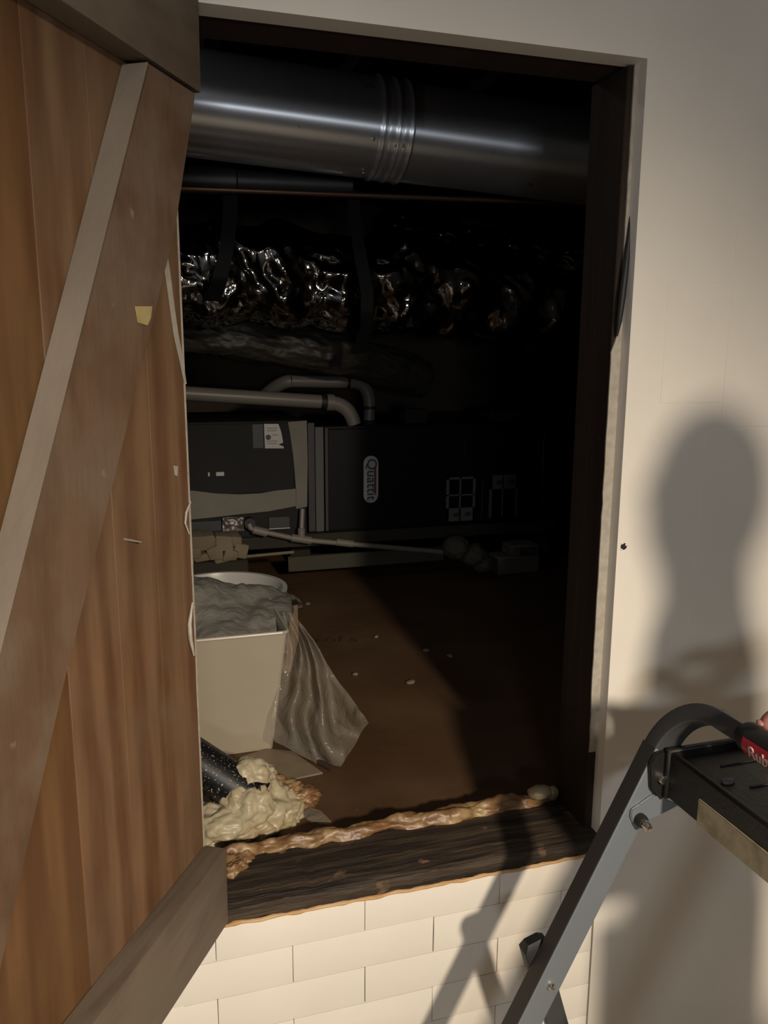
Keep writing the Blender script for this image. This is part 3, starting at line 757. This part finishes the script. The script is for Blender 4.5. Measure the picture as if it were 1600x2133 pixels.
# rubble stones in front of the platform
foot = thing('rubble_footing', aty(450, 1160, 1.8), 'tan rubble stones stacked under the grey cabinet', 'stones')
YR = 1.80
for i, (px, py, w_, h_) in enumerate(((395, 1125, 26, 15), (430, 1124, 20, 14), (462, 1127, 17, 17), (488, 1122, 10, 10), (405, 1146, 14, 12), (445, 1146, 15, 15), (478, 1150, 14, 13), (500, 1145, 16, 16), (425, 1158, 20, 8), (464, 1162, 18, 7), (380, 1155, 20, 12))):
    c = aty(px, py, YR); s_ = (c - CAM).dot(FW) / FPX
    M = Matrix.Rotation(random.uniform(-.3, .3), 4, 'Y')
    b = MB().box((-w_ * s_, -.045, -h_ * s_), (w_ * s_, .045, h_ * s_), bev=0.009, seg=2, jit=0.010, M=Matrix.Translation(c + Vector((0, random.uniform(-.015, .015), 0))) @ M)
    b.build('stone', STONE, foot)
MB().box((cx0, 1.76, FL), (aty(514, 1150, YR).x, 1.86, aty(450, 1164, YR).z), bev=0.006, jit=0.004).build('base_course', PLATM, foot)
# loose boards in front of platform
a, b = aty(600, 1150, YE - 0.01), aty(925, 1168, YE - 0.01)
MB().box((a.x, YE - 0.012, b.z), (b.x, YE + 0.008, aty(760, 1150, YE - .01).z), bev=0.003, jit=0.001).build('ledger', mat('dull_olive_board', (0.055, 0.049, 0.031), 0.8), plat)
a, b = aty(505, 1160, 1.80), aty(612, 1150, 1.80)
o = MB().tube([a, b], 0.006, 8).build('stick', STONE, base=a); tag(o, 'thin pale stick leaning low beside the rubble stones', 'stick')

# insulation bundle and condensate pump at the furnace's right foot
ib = MB()
for (px, py, rx, rz, s_) in ((950, 1140, .055, .05, 1), (985, 1155, .06, .045, 2), (1005, 1172, .045, .04, 3)):
    ib.ball(aty(px, py, 1.80), 1.0, 4, (rx, .06, rz), 0.12, 2.5, None, s_)
o = ib.build('insulation_bundle', mat('dirty_insulation', (0.09, 0.077, 0.055), 0.85, bump=0.3, bscale=25), base=aty(985, 1160, 1.8)); tag(o, 'dirty rounded bundle of insulation beside the condensate pump', 'insulation')
a, b = aty(1040, 1140, 1.82), aty(1124, 1178, 1.82)
pm = thing('condensate_pump', ((a.x + b.x) / 2, 1.87, FL), 'small grey condensate pump with slotted housing at the right foot of the furnace', 'pump')
MB().box((a.x, 1.82, FL), (b.x, 1.93, b.z + (a.z - b.z) * 0.5), bev=0.005).build('tank', mat('pump_grey', (0.22, 0.21, 0.19), 0.6), pm)
MB().box((a.x + 0.06, 1.825, b.z + (a.z - b.z) * 0.5), (b.x - 0.004, 1.925, a.z), bev=0.005).build('motor_cover', bpy.data.materials['pump_grey'], pm)
for k in range(6):
    x = b.x - 0.02 - k * 0.014
    MB().box((x - 0.003, 1.822, b.z + (a.z - b.z) * 0.55), (x + 0.003, 1.8245, a.z - 0.01)).build('vent_slot', BLACKR, pm)

# ================================================================ THINGS ON THE CRAWL SPACE FLOOR
# white tapered bin
yb = 0.50
bt_r = aty(600, 1317, yb); bt_l = aty(410, 1331, yb)
zr = bt_r.z
bb_r = atz(570, 1560, FL)
binx0 = 0.02
bn = thing('waste_bin', (0.15, 0.62, FL), 'white tapered rectangular plastic bin right behind the door edge', 'bin')
def ringrect(x0, x1, y0, y1, z, r=0.012, n=4):
    pts = []
    for cx, cy, a0 in ((x1 - r, y0 + r, -PI/2), (x1 - r, y1 - r, 0), (x0 + r, y1 - r, PI/2), (x0 + r, y0 + r, PI)):
        for k in range(n + 1): a = a0 + PI/2 * k / n; pts.append(Vector((cx + r * math.cos(a), cy + r * math.sin(a), z)))
    return pts
def loft(rings, close=True):
    m = MB(); R = [[m.bm.verts.new(p) for p in r] for r in rings]; n = len(R[0])
    for i in range(len(R) - 1):
        for k in range(n): m.bm.faces.new((R[i][k], R[i][(k+1) % n], R[i+1][(k+1) % n], R[i+1][k]))
    m.bm.faces.new(R[0][::-1]); m.bm.faces.new(R[-1]); return m
XR, XRb = bt_r.x, bb_r.x
YB0, YB1 = bb_r.y, yb
loft([ringrect(-0.06, XRb, YB0, 0.74, FL + 0.001), ringrect(-0.10, XR, YB1, 0.78, zr - 0.002), ringrect(-0.094, XR - 0.006, YB1 + 0.006, 0.774, zr - 0.002),
      ringrect(-0.056, XRb - 0.008, YB0 + 0.008, 0.73, FL + 0.01)]).build('body', BINW, bn)
m = MB(); m.tube(ringrect(-0.10, XR, YB1, 0.78, zr) + ringrect(-0.10, XR, YB1, 0.78, zr)[:1], 0.0045, 8); m.build('rim', BINW, bn)
# round tub behind it
TZ = E0 - 0.66
ct = atz(462, 1226, TZ); re = atz(598, 1226, TZ)
tr = (re - ct).length
tub = thing('round_tub', (ct.x, ct.y, FL), 'round greyish white tub behind the white bin, half full of plastic', 'tub')
h_ = TZ - FL
MB().lathe([(tr * 0.82, 0.001), (tr * 0.96, h_ - 0.01), (tr, h_ - 0.006), (tr, h_), (tr * 0.93, h_), (tr * 0.91, h_ - 0.012), (tr * 0.79, 0.012), (0.001, 0.012)], (ct.x, ct.y, FL), 64).build('body', TUBW, tub)
hp = [Vector((ct.x + tr * 0.90 * math.cos(a), ct.y + tr * 0.9 * math.sin(a), TZ - 0.02 - 0.05 * math.sin((a + 0.6) * 2.0))) for a in [(-0.6 + 1.2 * k / 16) for k in range(17)]]
MB().tube(hp, 0.004, 8).build('handle', BLACKR, tub)['label'] = 'dark wire handle'
# lumpy grey plastic sheet stuffed in both
def bagf(u, v):
    x = -0.08 + u * (0.368 + 0.04 * v)
    y = 0.515 + v * 0.52
    e = min(1, u * 6.0, (1 - u) * 25 + 0.6, v * 7 + 0.1, (1 - v) * 5)
    n_ = noise.fractal(Vector((u * 2.4, v * 2.8, 4)), 1.0, 2.0, 4)
    ridge = math.exp(-((v - 0.46) / 0.26) ** 2) * math.exp(-((u - 0.38) / 0.42) ** 2)
    z = zr - 0.055 + 0.035 * (e ** 0.6) + 0.030 * n_ + 0.085 * ridge - 0.075 * max(0, v - 0.60) / 0.4
    x += 0.015 * noise.noise(Vector((u * 5, v * 5, 9)))
    y += 0.02 * noise.noise(Vector((u * 4, v * 4, 2)))
    return Vector((x + 0.10 * v, y, z))
bg = MB().grid(bagf, 60, 60, thick=0.0008).build('plastic_bag', FILMG, base=(0.15, 0.75, zr))
tag(bg, 'crumpled grey plastic bag stuffed into the white bin and the tub', 'bag')
# clear plastic sheet draping from the bin to the floor
tops = [(585, 1285), (600, 1290), (625, 1300), (650, 1320)]
def sheetf(u, v):
    lx = [592, 585, 572, 565, 563, 575, 568][min(6, int(v * 6))] 
    L = [(588, 1275), (590, 1340), (583, 1420), (566, 1490), (572, 1545)]
    Rr = [(612, 1278), (655, 1335), (692, 1400), (742, 1468), (768, 1505)]
    Bm = [(600, 1276), (625, 1340), (645, 1425), (672, 1530), (700, 1612)]
    def pl(A):
        t = v * (len(A) - 1); i = min(int(t), len(A) - 2); k = t - i
        return A[i][0] * (1-k) + A[i+1][0] * k, A[i][1] * (1-k) + A[i+1][1] * k
    a, b, c = pl(L), pl(Bm), pl(Rr)
    t = u * 2
    if t < 1: px, py = a[0] * (1-t) + b[0] * t, a[1] * (1-t) + b[1] * t
    else: px, py = b[0] * (2-t) + c[0] * (t-1), b[1] * (2-t) + c[1] * (t-1)
    y = 0.60 - 0.16 * v
    fold = math.sin(u * 13 + 2.5 * v + 5 * noise.noise(Vector((u * 2, v * 2, 1)))) * 0.020 * (0.4 + v) + 0.018 * noise.noise(Vector((u * 7, v * 5, 2)))
    px += 5 * noise.noise(Vector((u * 6, v * 8, 7))) * v; 
    p = aty(px, py, y + fold)
    if p.z < FL + 0.004: p.z = FL + 0.004
    return p
sh = MB().grid(sheetf, 72, 60).build('plastic_sheet', FILM, base=aty(610, 1290, 0.58))
tag(sh, 'clear plastic sheet draped from the bin down to the floor', 'sheet')
# cardboard flap behind it
def q4(pts, th): 
    m = MB(); a, b, c = pts[0], pts[1], pts[2]; n = (b - a).cross(c - a).normalized() * th
    m.prism(pts, n); return m
o = q4([aty(572, 1268, 0.84), aty(620, 1260, 0.84), aty(622, 1330, 0.82), aty(606, 1400, 0.80), aty(590, 1400, 0.80)], 0.004).build('cardboard_flap', CARD, base=aty(600, 1300, .83), smooth=False)
tag(o, 'brown cardboard flap standing between the bin and the plastic sheet', 'cardboard')
# flattened card and film pieces on the floor in front
def flat(pxs, z, name, m, lab, cat, th=0.003):
    o = MB().prism([atz(x, y, z) for x, y in pxs], (0, 0, th)).build(name, m, base=atz(pxs[0][0], pxs[0][1], z), smooth=False)
    return tag(o, lab, cat)
flat([(500, 1580), (555, 1562), (610, 1568), (672, 1612), (610, 1625), (540, 1606)], FL + 0.0, 'cardboard_sheet', mat('greyed_card', (0.20, 0.15, 0.10), 0.5, col2=(0.26, 0.20, 0.14), nscale=2), 'flattened greyish cardboard on the floor before the bin', 'cardboard', 0.004)
flat([(610, 1512), (668, 1560), (690, 1606), (660, 1590), (600, 1553)], FL + 0.006, 'dark_board', mat('dark_scrap', (0.045, 0.03, 0.02), 0.7), 'dark triangular scrap board showing under the plastic sheet', 'board', 0.005)
# black pipe with overspray and the foam mound around it
pa, pb = aty(330, 1535, 0.34), aty(494, 1642, 0.27)
bp_ = thing('black_pipe', pb, 'thick black plastic pipe speckled with foam, leaning out of the cream foam mound', 'pipe')
ax = (pb - pa).normalized()
MB().tube([pa - ax * 0.5, pa, pb, pb + ax * 0.05], 0.043, 40).build('pipe', BLKPIPE, bp_)
fm = MB()
for i, (px, py, y, r, s3) in enumerate(((455, 1722, 0.25, 0.062, (1.2, .8, .75)), (530, 1690, 0.28, 0.072, (1.1, .9, .95)), (415, 1735, 0.24, 0.055, (1.2, .9, .7)), (575, 1695, 0.27, 0.048, (1.2, .8, .8)),
                                      (530, 1635, 0.31, 0.046, (1.1, .8, 1.0)), (510, 1728, 0.23, 0.045, (1.3, .8, .6)))):
    fm.ball(aty(px, py, y), r, 5, s3, 0.26, 2.0, None, i * 2.3, 3)
fm.ball(aty(520, 1628, 0.275), 0.042, 5, (1.0, .9, 1.1), 0.16, 1.7, None, 31, 3)
fm.ball(aty(500, 1668, 0.245), 0.036, 5, (1.0, .9, 1.0), 0.16, 1.7, None, 37, 3)
fm.ball(aty(520, 1680, 0.235), 0.042, 5, (1.1, .9, 1.0), 0.18, 1.8, None, 41, 3)
fm.ball(aty(470, 1718, 0.22), 0.042, 5, (1.3, .9, .7), 0.18, 1.8, None, 43, 3)
mound = fm.build('foam_mound', FOAMC, base=Vector((0.16, 0.24, FL)))
tag(mound, 'lumpy cream spray foam mound around the black pipe', 'foam')
fm = MB()
for i in range(13):
    t = i / 12
    c = aty(512 + 130 * t, 1612 + 55 * t + 3 * math.sin(i * 2.1), 0.33 - 0.04 * t)
    fm.ball(c, 0.020 + 0.007 * math.sin(i * 1.9), 4, (1.3, 1, .8), 0.45, 3.0, None, i * 1.3, 3)
fm.build('amber_ridge', FOAMO, mound)['label'] = 'amber crusted ridge of the foam'
flat([(640, 1682), (668, 1690), (690, 1712), (648, 1712), (612, 1690)], FL + 0.001, 'clear_wrap', FILM, 'small piece of clear wrap beside the foam mound', 'wrap', 0.002)

# foam bead along the back of the sill
fbd = MB()
n = 46
def bead_disp(t, a, P):
    v = Vector((P.x * 16, math.cos(a) * 0.9, math.sin(a) * 0.9))
    return 0.010 * noise.fractal(v, 1.0, 2.0, 4) + 0.006 * noise.noise(Vector((P.x * 9, 3, 1))) + 0.006 * math.exp(-((t - 0.62) / 0.08) ** 2) - 0.006 * math.exp(-((t - 0.46) / 0.03) ** 2) - 0.008 * max(0, t * 8 - 7)
fbd.tube([(0.105 + 0.655 * i / 220, 0.131 + 0.006 * noise.noise(Vector((i * .09, 0, 0))), E0 - 0.887 + 0.004 * noise.noise(Vector((i * .07, 5, 0)))) for i in range(221)], 0.0165, 40, disp=bead_disp)
for i, (dx, dy, r) in enumerate(((0, -.018, .017), (.018, -.030, .015), (.004, -.044, .015), (.030, -.014, .015))):
    fbd.ball((0.108 + dx, 0.125 + dy, E0 - 0.886), r, 4, (1.2, 1.0, .8), .35, 1.8, None, 50 + i, 3)
bead = fbd.build('foam_bead', FOAMO, base=Vector((0.4, 0.15, E0 - 0.865)))
tag(bead, 'long lumpy bead of amber spray foam along the back edge of the sill', 'foam')
fl2 = MB()
p = aty(1125, 1650, 0.13); fl2.ball(p, 0.018, 3, (1.5, 1, .7), .12, 2, None, 3)
p = aty(1150, 1652, 0.13); fl2.ball(p, 0.013, 3, (1.1, 1, 1.1), .12, 2, None, 5)
fl2.build('pale_lump', FOAMC, bead)['label'] = 'two smooth pale foam lumps at the jamb'

# chips on the floor
for i, (px, py, s_) in enumerate(((641, 1257, 9), (888, 1354, 8), (855, 1420, 10), (938, 1366, 8), (740, 1404, 6), (784, 1326, 6))):
    c = atz(px, py, FL + 0.003)
    m = MB().ball(c, 1.0, 2, (0.009 * s_ / 8, 0.012 * s_ / 8, 0.005), 0.35, 2, Matrix.Rotation(i * 1.1, 4, 'Z'), i * 2.0, 2)
    o = m.build('foam_chip', STONE, base=c)
    tag(o, ['small white chip on the floor right of the cardboard flap', 'faint chip at mid floor, farther from the sill than its neighbour', 'chip in the middle of the dark floor, nearest the sill',
            'faint chip farthest right on the dark floor', 'tan chip on the lit strip of floor beside the plastic sheet', 'tan chip near the faded lettering on the floor'][i], 'chip', 'crumbs on the crawl space floor')
# lettering printed on the brown floor sheet
fl_root = bpy.data.objects['floor_crawlspace']
c = atz(700, 1332, FL + 0.0004)
text_part('floor_lettering', 'cof s', 0.075, mat('faded_ink', (0.030, 0.018, 0.010), 0.8), Matrix.Translation(c) @ Matrix.Rotation(-0.25, 4, 'Z'), fl_root, 0.0003)

# ================================================================ STEP LADDER
LS = 0.495                               # lean of the front rails
PL0 = Vector((0.626, 0, E0 - 0.728)); PLN = Vector((1, 0, -LS)).normalized()
def onr(px, py): return onp(px, py, PL0, PLN)
def rail_pt(z, y): return Vector((PL0.x + LS * (z - PL0.z), y, z))
YL, YRr = -0.247, -0.72
lad = thing('step_ladder', (0.55, -0.47, 0.0), 'aluminium step ladder with a black top tray and a hooped handle, right of the opening', 'ladder')
ua = Vector((1, 0, 0))
ztop = E0 - 0.57
def rail(y):
    m = MB()
    pts = [rail_pt(0.02 + (ztop - 0.02) * i / 8, y) for i in range(9)]
    a = Vector((LS, 0, 1)).normalized(); u = Vector((1, 0, -LS)).normalized()
    m.tube([p + u * 0.0215 for p in pts], 1, 28, sq=(0.0215, 0.0148), up=u); return m
def rail_shade(y):  # shade of the rail's unlit front face, laid on as a dark strip
    u = Vector((1, 0, -LS)).normalized()
    m = MB(); m.tube([rail_pt(0.03 + (ztop - 0.03) * i / 8, y) - u * 0.0004 for i in range(9)], 1, 20, sq=(0.0010, 0.0146), up=u)
    return m
rl = rail(YL).build('front_rail', ALU, lad); rr_ = rail(YRr).build('front_rail', ALU, lad)
for y_, r_ in ((YL, rl), (YRr, rr_)):
    rail_shade(y_).build('rail_shade_strip', EDGE, r_)['label'] = 'unlit face of the rail, its shade put in as a dark strip'
# hoop handle joining the rails
hoop = []
top = E0 - 0.492
for i in range(13):
    a = PI / 2 * i / 12
    hoop.append(rail_pt(ztop + (top - ztop) * math.sin(a), YL - 0.088 * (1 - math.cos(a))))
mid = [rail_pt(top, YL - 0.088 - k * (YL - YRr - 0.176) / 12) for k in range(1, 12)]
other = [Vector((p.x, YL + YRr - p.y, p.z)) for p in hoop[::-1]]
full = hoop + mid + other
un = Vector((1, 0, -LS)).normalized()
ns = len(full)
sqs = []
for i in range(ns):
    t = min(i, ns - 1 - i)
    k = min(1, t / 11)
    sqs.append((0.0215 - 0.0085 * k, 0.0145 - 0.0015 * k))
MB().tube([p + un * (sqs[i][0]) for i, p in enumerate(full)], 1, 28, sq=sqs, up=un).build('hoop', ALUD, lad)
ga, gb = rail_pt(top, YL - 0.128) + un * 0.014, rail_pt(top, YRr + 0.128) + un * 0.024
grip = MB().tube([ga, ga.lerp(gb, .04), ga.lerp(gb, .1), ga.lerp(gb, .5), ga.lerp(gb, .9), ga.lerp(gb, .96), gb], [0.015, 0.020, 0.0205, 0.0205, 0.0205, 0.020, 0.015], 28).build('grip', BLACKR, lad)
# curved red label on the grip's front
def labf(u, v):
    c = ga.lerp(gb, 0.10 + 0.72 * u); a = math.radians(158 + 68 * v)
    return c + Vector((math.cos(a), 0, math.sin(a))) * 0.0215
lb = MB().grid(labf, 16, 10, thick=0.0006).build('grip_label', REDL, grip); lb['label'] = 'red label with pale lettering'
la = math.radians(192)
nrm = Vector((math.cos(la), 0, math.sin(la))); tx = Vector((0, -1, 0)); tz = nrm.cross(tx)
M = Matrix((tx, tz, nrm)).transposed().to_4x4(); M.translation = ga.lerp(gb, 0.40) + nrm * 0.0237
text_part('label_lettering', 'Rubbermaid', 0.022, PINKT, M, lb, 0.0009)
# top tray
tx0, tz1 = 0.726, E0 - 0.572
ty0, ty1 = YRr + 0.02, YL - 0.018
tray = MB()
tray.box((tx0, ty0, tz1 - 0.018), (tx0 + 0.30, ty1, tz1 - 0.010), bev=0.003)
tray.box((tx0 - 0.006, ty0, tz1 - 0.074), (tx0 + 0.006, ty1, tz1), bev=0.004)
tray.box((tx0 + 0.29, ty0, tz1 - 0.05), (tx0 + 0.302, ty1, tz1 + 0.004), bev=0.003)
tray.box((tx0 - 0.010, ty1 - 0.012, tz1 - 0.075), (tx0 + 0.30, ty1, tz1 + 0.004), bev=0.003)
tray.box((tx0 - 0.010, ty0, tz1 - 0.075), (tx0 + 0.30, ty0 + 0.012, tz1 + 0.004), bev=0.003)
tr_ = tray.build('tray', BLACKP, lad)
for i in range(6):
    y = ty1 - 0.05 - i * 0.06
    MB().box((tx0 + 0.05, y - 0.002, tz1 - 0.0105), (tx0 + 0.26, y + 0.002, tz1 - 0.0075), bev=0.001).build('tray_rib', BLACKP, tr_)
MB().ball((tx0 + 0.03, ty1 - 0.09, tz1 - 0.008), 0.007, 2, (1.6, 1, 0.6)).build('tray_stud', mat('worn_grey_plastic', (0.09, 0.09, 0.085), 0.5), tr_)
rs = MB().box((tx0 - 0.0085, ty0 + 0.01, tz1 - 0.072), (tx0 - 0.0055, ty1 - 0.080, tz1 - 0.034), bev=0.0008)
rs.build('ruler_strip', RULER, lad)['label'] = 'yellowed worn strip along the tray front'
def bolt(p, d, r, l, name='bolt', m=CHROME, par=None):
    d = Vector(d).normalized()
    return MB().tube([p, p + d * l * 0.6, p + d * l * 0.9, p + d * l], [r, r, r * 0.8, r * 0.35], 16).build(name, m, par or lad)
# hinge plate of the tray on the rail, with bolt
yi = YL - 0.0145
def onri(px, py): return aty(px, py, yi)
c = onri(1373, 1617)
MB().prism([onri(1350, 1640), onri(1348, 1590), onri(1360, 1566), onri(1378, 1560), onri(1400, 1575), onri(1402, 1640), onri(1370, 1665)], (0, -0.006, 0), bev=0.002).build('hinge_plate', BLACKP, lad)
bolt(c + Vector((0, -0.006, 0)), (0, -1, 0), 0.0075, 0.009)
MB().prism([onri(1310, 1700), onri(1312, 1684), onri(1330, 1672), onri(1358, 1652), onri(1372, 1656), onri(1412, 1674), onri(1390, 1684), onri(1350, 1703), onri(1330, 1712), onri(1316, 1712)], (0, -0.005, 0), bev=0.0015).build('spreader_bracket', ALU, lad)
c = onri(1328, 1702)
bolt(c + Vector((0, -0.005, 0)), (0, -1, 0), 0.010, 0.014, 'spacer', BLACKR); bolt(c + Vector((0.0, -0.019, 0)), (0.1, -1, -.15), 0.0065, 0.012)
# rear leg crossing behind the front rail, with a black end cap
zp = aty(1147, 2053, YL)
ld = Vector((0.30, 0, -1)).normalized()
def rear(y):
    a = Vector((zp.x, y, zp.z)) - ld * 0.045; b = a + ld * ((a.z - 0.02) / -ld.z)
    m = MB().tube([a, a.lerp(b, .5), b], 1, 24, sq=(0.017, 0.010), up=Vector((1, 0, 0.34)))
    m.build('rear_leg', ALUD, lad)
    MB().tube([a - ld * 0.022, a - ld * 0.012, a + ld * 0.028], 1, 24, sq=[(0.012, 0.008), (0.021, 0.013), (0.021, 0.013)], up=Vector((1, 0, .34))).build('end_cap', BLACKR, lad)
    MB().tube([b - Vector((0, 0, 0.0)) - ld * 0.03, b + ld * 0.018], 1, 20, sq=(0.021, 0.014), up=Vector((1, 0, .34))).build('foot', BLACKR, lad)
rear(YL + 0.028); rear(YRr - 0.028)
bolt(aty(1147, 2053, YL - 0.0145), (0, -1, 0), 0.0065, 0.006, 'rivet')
for y in (YL, YRr):
    p = rail_pt(0.02, y) + un * 0.024
    MB().box((p.x - 0.03, y - 0.02, 0.0), (p.x + 0.03, y + 0.02, 0.05), bev=0.005).build('foot', BLACKR, lad)
for z in (0.26,):
    p = rail_pt(z, 0)
    MB().box((p.x - 0.01, YRr + 0.015, z - 0.03), (p.x + 0.13, YL - 0.015, z), bev=0.004).build('tread', BLACKP, lad)

# ================================================================ PERSON holding the ladder (mostly outside the frame)
def skinmesh(name, verts, edges, radii, m, parent, sub=2, root=0):
    me = bpy.data.meshes.new(name); me.from_pydata([Vector(v) for v in verts], edges, [])
    o = bpy.data.objects.new(name, me); COL.objects.link(o)
    sk = o.modifiers.new('skin', 'SKIN'); sk.use_smooth_shade = True
    for i, d in enumerate(me.skin_vertices[0].data):
        r = radii[i]; d.radius = r if isinstance(r, tuple) else (r, r); d.use_root = (i == root)
    ss = o.modifiers.new('sub', 'SUBSURF'); ss.levels = sub; ss.render_levels = sub
    dg = bpy.context.evaluated_depsgraph_get(); dg.update()
    nm = bpy.data.meshes.new_from_object(o.evaluated_get(dg)); bpy.data.objects.remove(o)
    nm.transform(parent.matrix_basis.inverted()) if parent is not None else None
    nm.shade_smooth(); nm.materials.clear(); nm.materials.append(m); nm.name = name
    q = bpy.data.objects.new(name, nm); COL.objects.link(q)
    if parent is not None: q.parent = parent
    return q
gm = ga.lerp(gb, 0.0); gm = Vector((gm.x, -0.482, gm.z))                   # where the hand closes on the grip
PX, PY = 0.91, -1.05
per = thing('person', (PX, PY, 0), 'person at the right edge whose fingers close round the ladder grip', 'person')
hz = E0 + 0.06
wrist = gm + Vector((0.075, -0.035, 0.075))
V = [(PX, PY, 0.92), (PX, PY, 1.12), (PX - .01, PY, 1.30), (PX - .02, PY, 1.42), (PX - .03, PY, 1.50), (PX - .04, PY, 1.60),       # pelvis .. head
     (PX - .02, PY + .17, 1.40), (PX + .05, PY + .27, 1.13), tuple(wrist),                                                     # arm to the ladder
     (PX - .02, PY - .17, 1.40), (PX + .03, PY - .23, 1.10), (PX - .10, PY - .24, 0.90),                                        # other arm
     (PX, PY + .09, 0.86), (PX - .02, PY + .10, 0.48), (PX + .02, PY + .11, 0.09), (PX - .13, PY + .12, 0.04),
     (PX, PY - .09, 0.86), (PX - .02, PY - .10, 0.48), (PX + .02, PY - .11, 0.09), (PX - .13, PY - .12, 0.04)]
Ed = [(0,1),(1,2),(2,3),(3,4),(4,5),(3,6),(6,7),(7,8),(3,9),(9,10),(10,11),(0,12),(12,13),(13,14),(14,15),(0,16),(16,17),(17,18),(18,19)]
Rd = [.12, .105, .11, .07, .055, .09, .065, .045, .030, .065, .045, .03, .085, .06, .04, .035, .085, .06, .04, .035]
body = skinmesh('body', V, Ed, Rd, SKIN, per)
# clothing
skinmesh('shirt', [V[0], V[1], V[2], (PX - .02, PY, 1.43), V[6], tuple(Vector(V[6]).lerp(Vector(V[7]), .7)), V[9], tuple(Vector(V[9]).lerp(Vector(V[10]), .7))],
         [(0,1),(1,2),(2,3),(3,4),(4,5),(3,6),(6,7)], [.14, .122, .128, .09, .08, .066, .08, .066], SHIRT, per)
skinmesh('trousers', [V[0], V[12], V[13], (PX + .015, PY + .11, 0.14), V[16], V[17], (PX + .015, PY - .11, 0.14)], [(0,1),(1,2),(2,3),(0,4),(4,5),(5,6)], [.145, .10, .078, .06, .10, .078, .06], TROUS, per)
hc = Vector((PX - .04, PY, 1.615))
HR = Matrix.Rotation(math.radians(-55), 4, 'Z')
def hp_(x, y, z): return hc + HR @ Vector((x, y, z))
MB().ball(hc, 0.096, 4, (0.98, .78, 1.18), M=HR).build('head', SKIN, per)
MB().ball(hp_(0.014, 0, 0.022), 0.098, 4, (0.96, .82, 1.1), 0.06, 4, M=HR).build('hair', HAIR, per)
MB().tube([hp_(-.092, 0, .012), hp_(-.112, 0, -.02), hp_(-.092, 0, -.028)], [.007, .012, .008], 10).build('nose', SKIN, per)
for s_ in (1, -1):
    MB().ball(hp_(-.085, .031 * s_, .012), .012, 2).build('eye', EYEW, per)
    MB().ball(hp_(.0, .076 * s_, .0), .03, 2, (.6, .3, 1), M=HR).build('ear', SKIN, per)
MB().ball(hp_(-.083, 0, -.052), .02, 2, (.4, 1.1, .35), M=HR).build('mouth', REDINK, per)
for s_ in (1, -1):
    MB().ball((PX - .07, PY + .115 * s_, 0.045), .05, 3, (2.3, .9, .85)).build('shoe', BLACKP, per)
# right hand: palm behind the grip, fingers curl underneath, thumb over the top
GR = 0.0205
def around(y, ang, r): return Vector((gm.x + r * math.cos(ang), y, gm.z + r * math.sin(ang)))
elbow = Vector(V[7]); back = (elbow - wrist).normalized()
palm = around(gm.y + .004, 0.50, .050)
hv = [tuple(wrist + back * 0.075), tuple(wrist + back * 0.01), tuple(wrist.lerp(palm, .55)), tuple(palm)]
he = [(0, 1), (1, 2), (2, 3)]; hr = [(.029, .029), (.026, .026), (.024, .032), (.018, .034)]
for k, (dy, ln) in enumerate(((.033, .92), (.012, 1.0), (-.009, .95), (-.030, .8))):
    y = gm.y + dy; b = len(hv)
    angs = [0.30, -0.35, -1.0, -1.65, -1.65 - 0.75 * ln]
    rs_ = [.040, .0345, .0325, .0315, .0305]
    for a, r in zip(angs, rs_): hv.append(tuple(around(y, a, r)))
    he.append((3, b)); he += [(b + i, b + i + 1) for i in range(4)]
    hr += [.0125, .0108, .0102, .0094, .0080]
b = len(hv)
for a, r, dy in ((0.95, .064, .026), (1.22, .060, .044), (1.60, .046, .056), (2.08, .0355, .058)): hv.append(tuple(around(gm.y + dy, a, r)))
he.append((2, b)); he += [(b + i, b + i + 1) for i in range(3)]; hr += [.017, .0155, .0138, .0105]
skinmesh('hand', hv, he, hr, SKIN, per, sub=2)
MB().ball(around(gm.y + .060, 2.0, .0425), .0056, 2, (.8, 1.2, .7)).build('thumb_nail', NAIL, per)

# ================================================================ LAMPS OF THE ROOM, PLUS AN ADDED FILL BULB
sp = thing('ceiling_spotlight', (LAMP.x, LAMP.y, CEIL), 'white ceiling spotlight can that lights the painted wall', 'lamp')
MB().tube([Vector((LAMP.x, LAMP.y, CEIL)), Vector((LAMP.x, LAMP.y, LAMP.z + 0.16))], 0.012, 12).build('stem', PAPER, sp)
dsp = (Vector((0.20, 0, 0.12)) - LAMP).normalized()
m = MB(); m.tube([LAMP - dsp * 0.19, LAMP - dsp * 0.16, LAMP - dsp * 0.05], [0.05, 0.075, 0.08], 24, cap=False); m.build('shade', PAPER, sp)
SPOT.parent = None
wl = thing('work_light', (WLP.x, WLP.y, 0), 'small cool white work light on a tripod standing in the room', 'lamp')
d = WLD
side = Vector((0, 0, 1)).cross(d).normalized(); upv = d.cross(side)
Mw = Matrix((side, upv, d)).transposed().to_4x4(); Mw.translation = WLP
MB().box((-0.16, -0.10, -0.06), (0.16, 0.10, -0.012), bev=0.006, M=Mw).build('head', BLACKP, wl)
MB().tube([(WLP.x, WLP.y - 0.05, 0.5), (WLP.x, WLP.y - 0.05, WLP.z - 0.05)], 0.014, 14).build('pole', ALUD, wl)
for k in range(3):
    a = k * 2 * PI / 3 + 0.4
    MB().tube([(WLP.x, WLP.y - 0.05, 0.55), (WLP.x + 0.32 * math.cos(a), WLP.y - 0.05 + 0.32 * math.sin(a), 0.012)], 0.011, 10).build('leg', ALUD, wl)
bl = thing('added_fill_bulb', (FILL_POS.x, FILL_POS.y, CZ - 0.19), 'made-up bulb holder on a crawl space joist, unseen behind the door, added to light the duct', 'lamp')  # invented fitting around the added fill light
MB().lathe([(0.045, 0.0), (0.045, -0.03), (0.024, -0.05), (0.022, -0.13)], (FILL_POS.x, FILL_POS.y, CZ - 0.19), 24).build('holder', PAPER, bl)
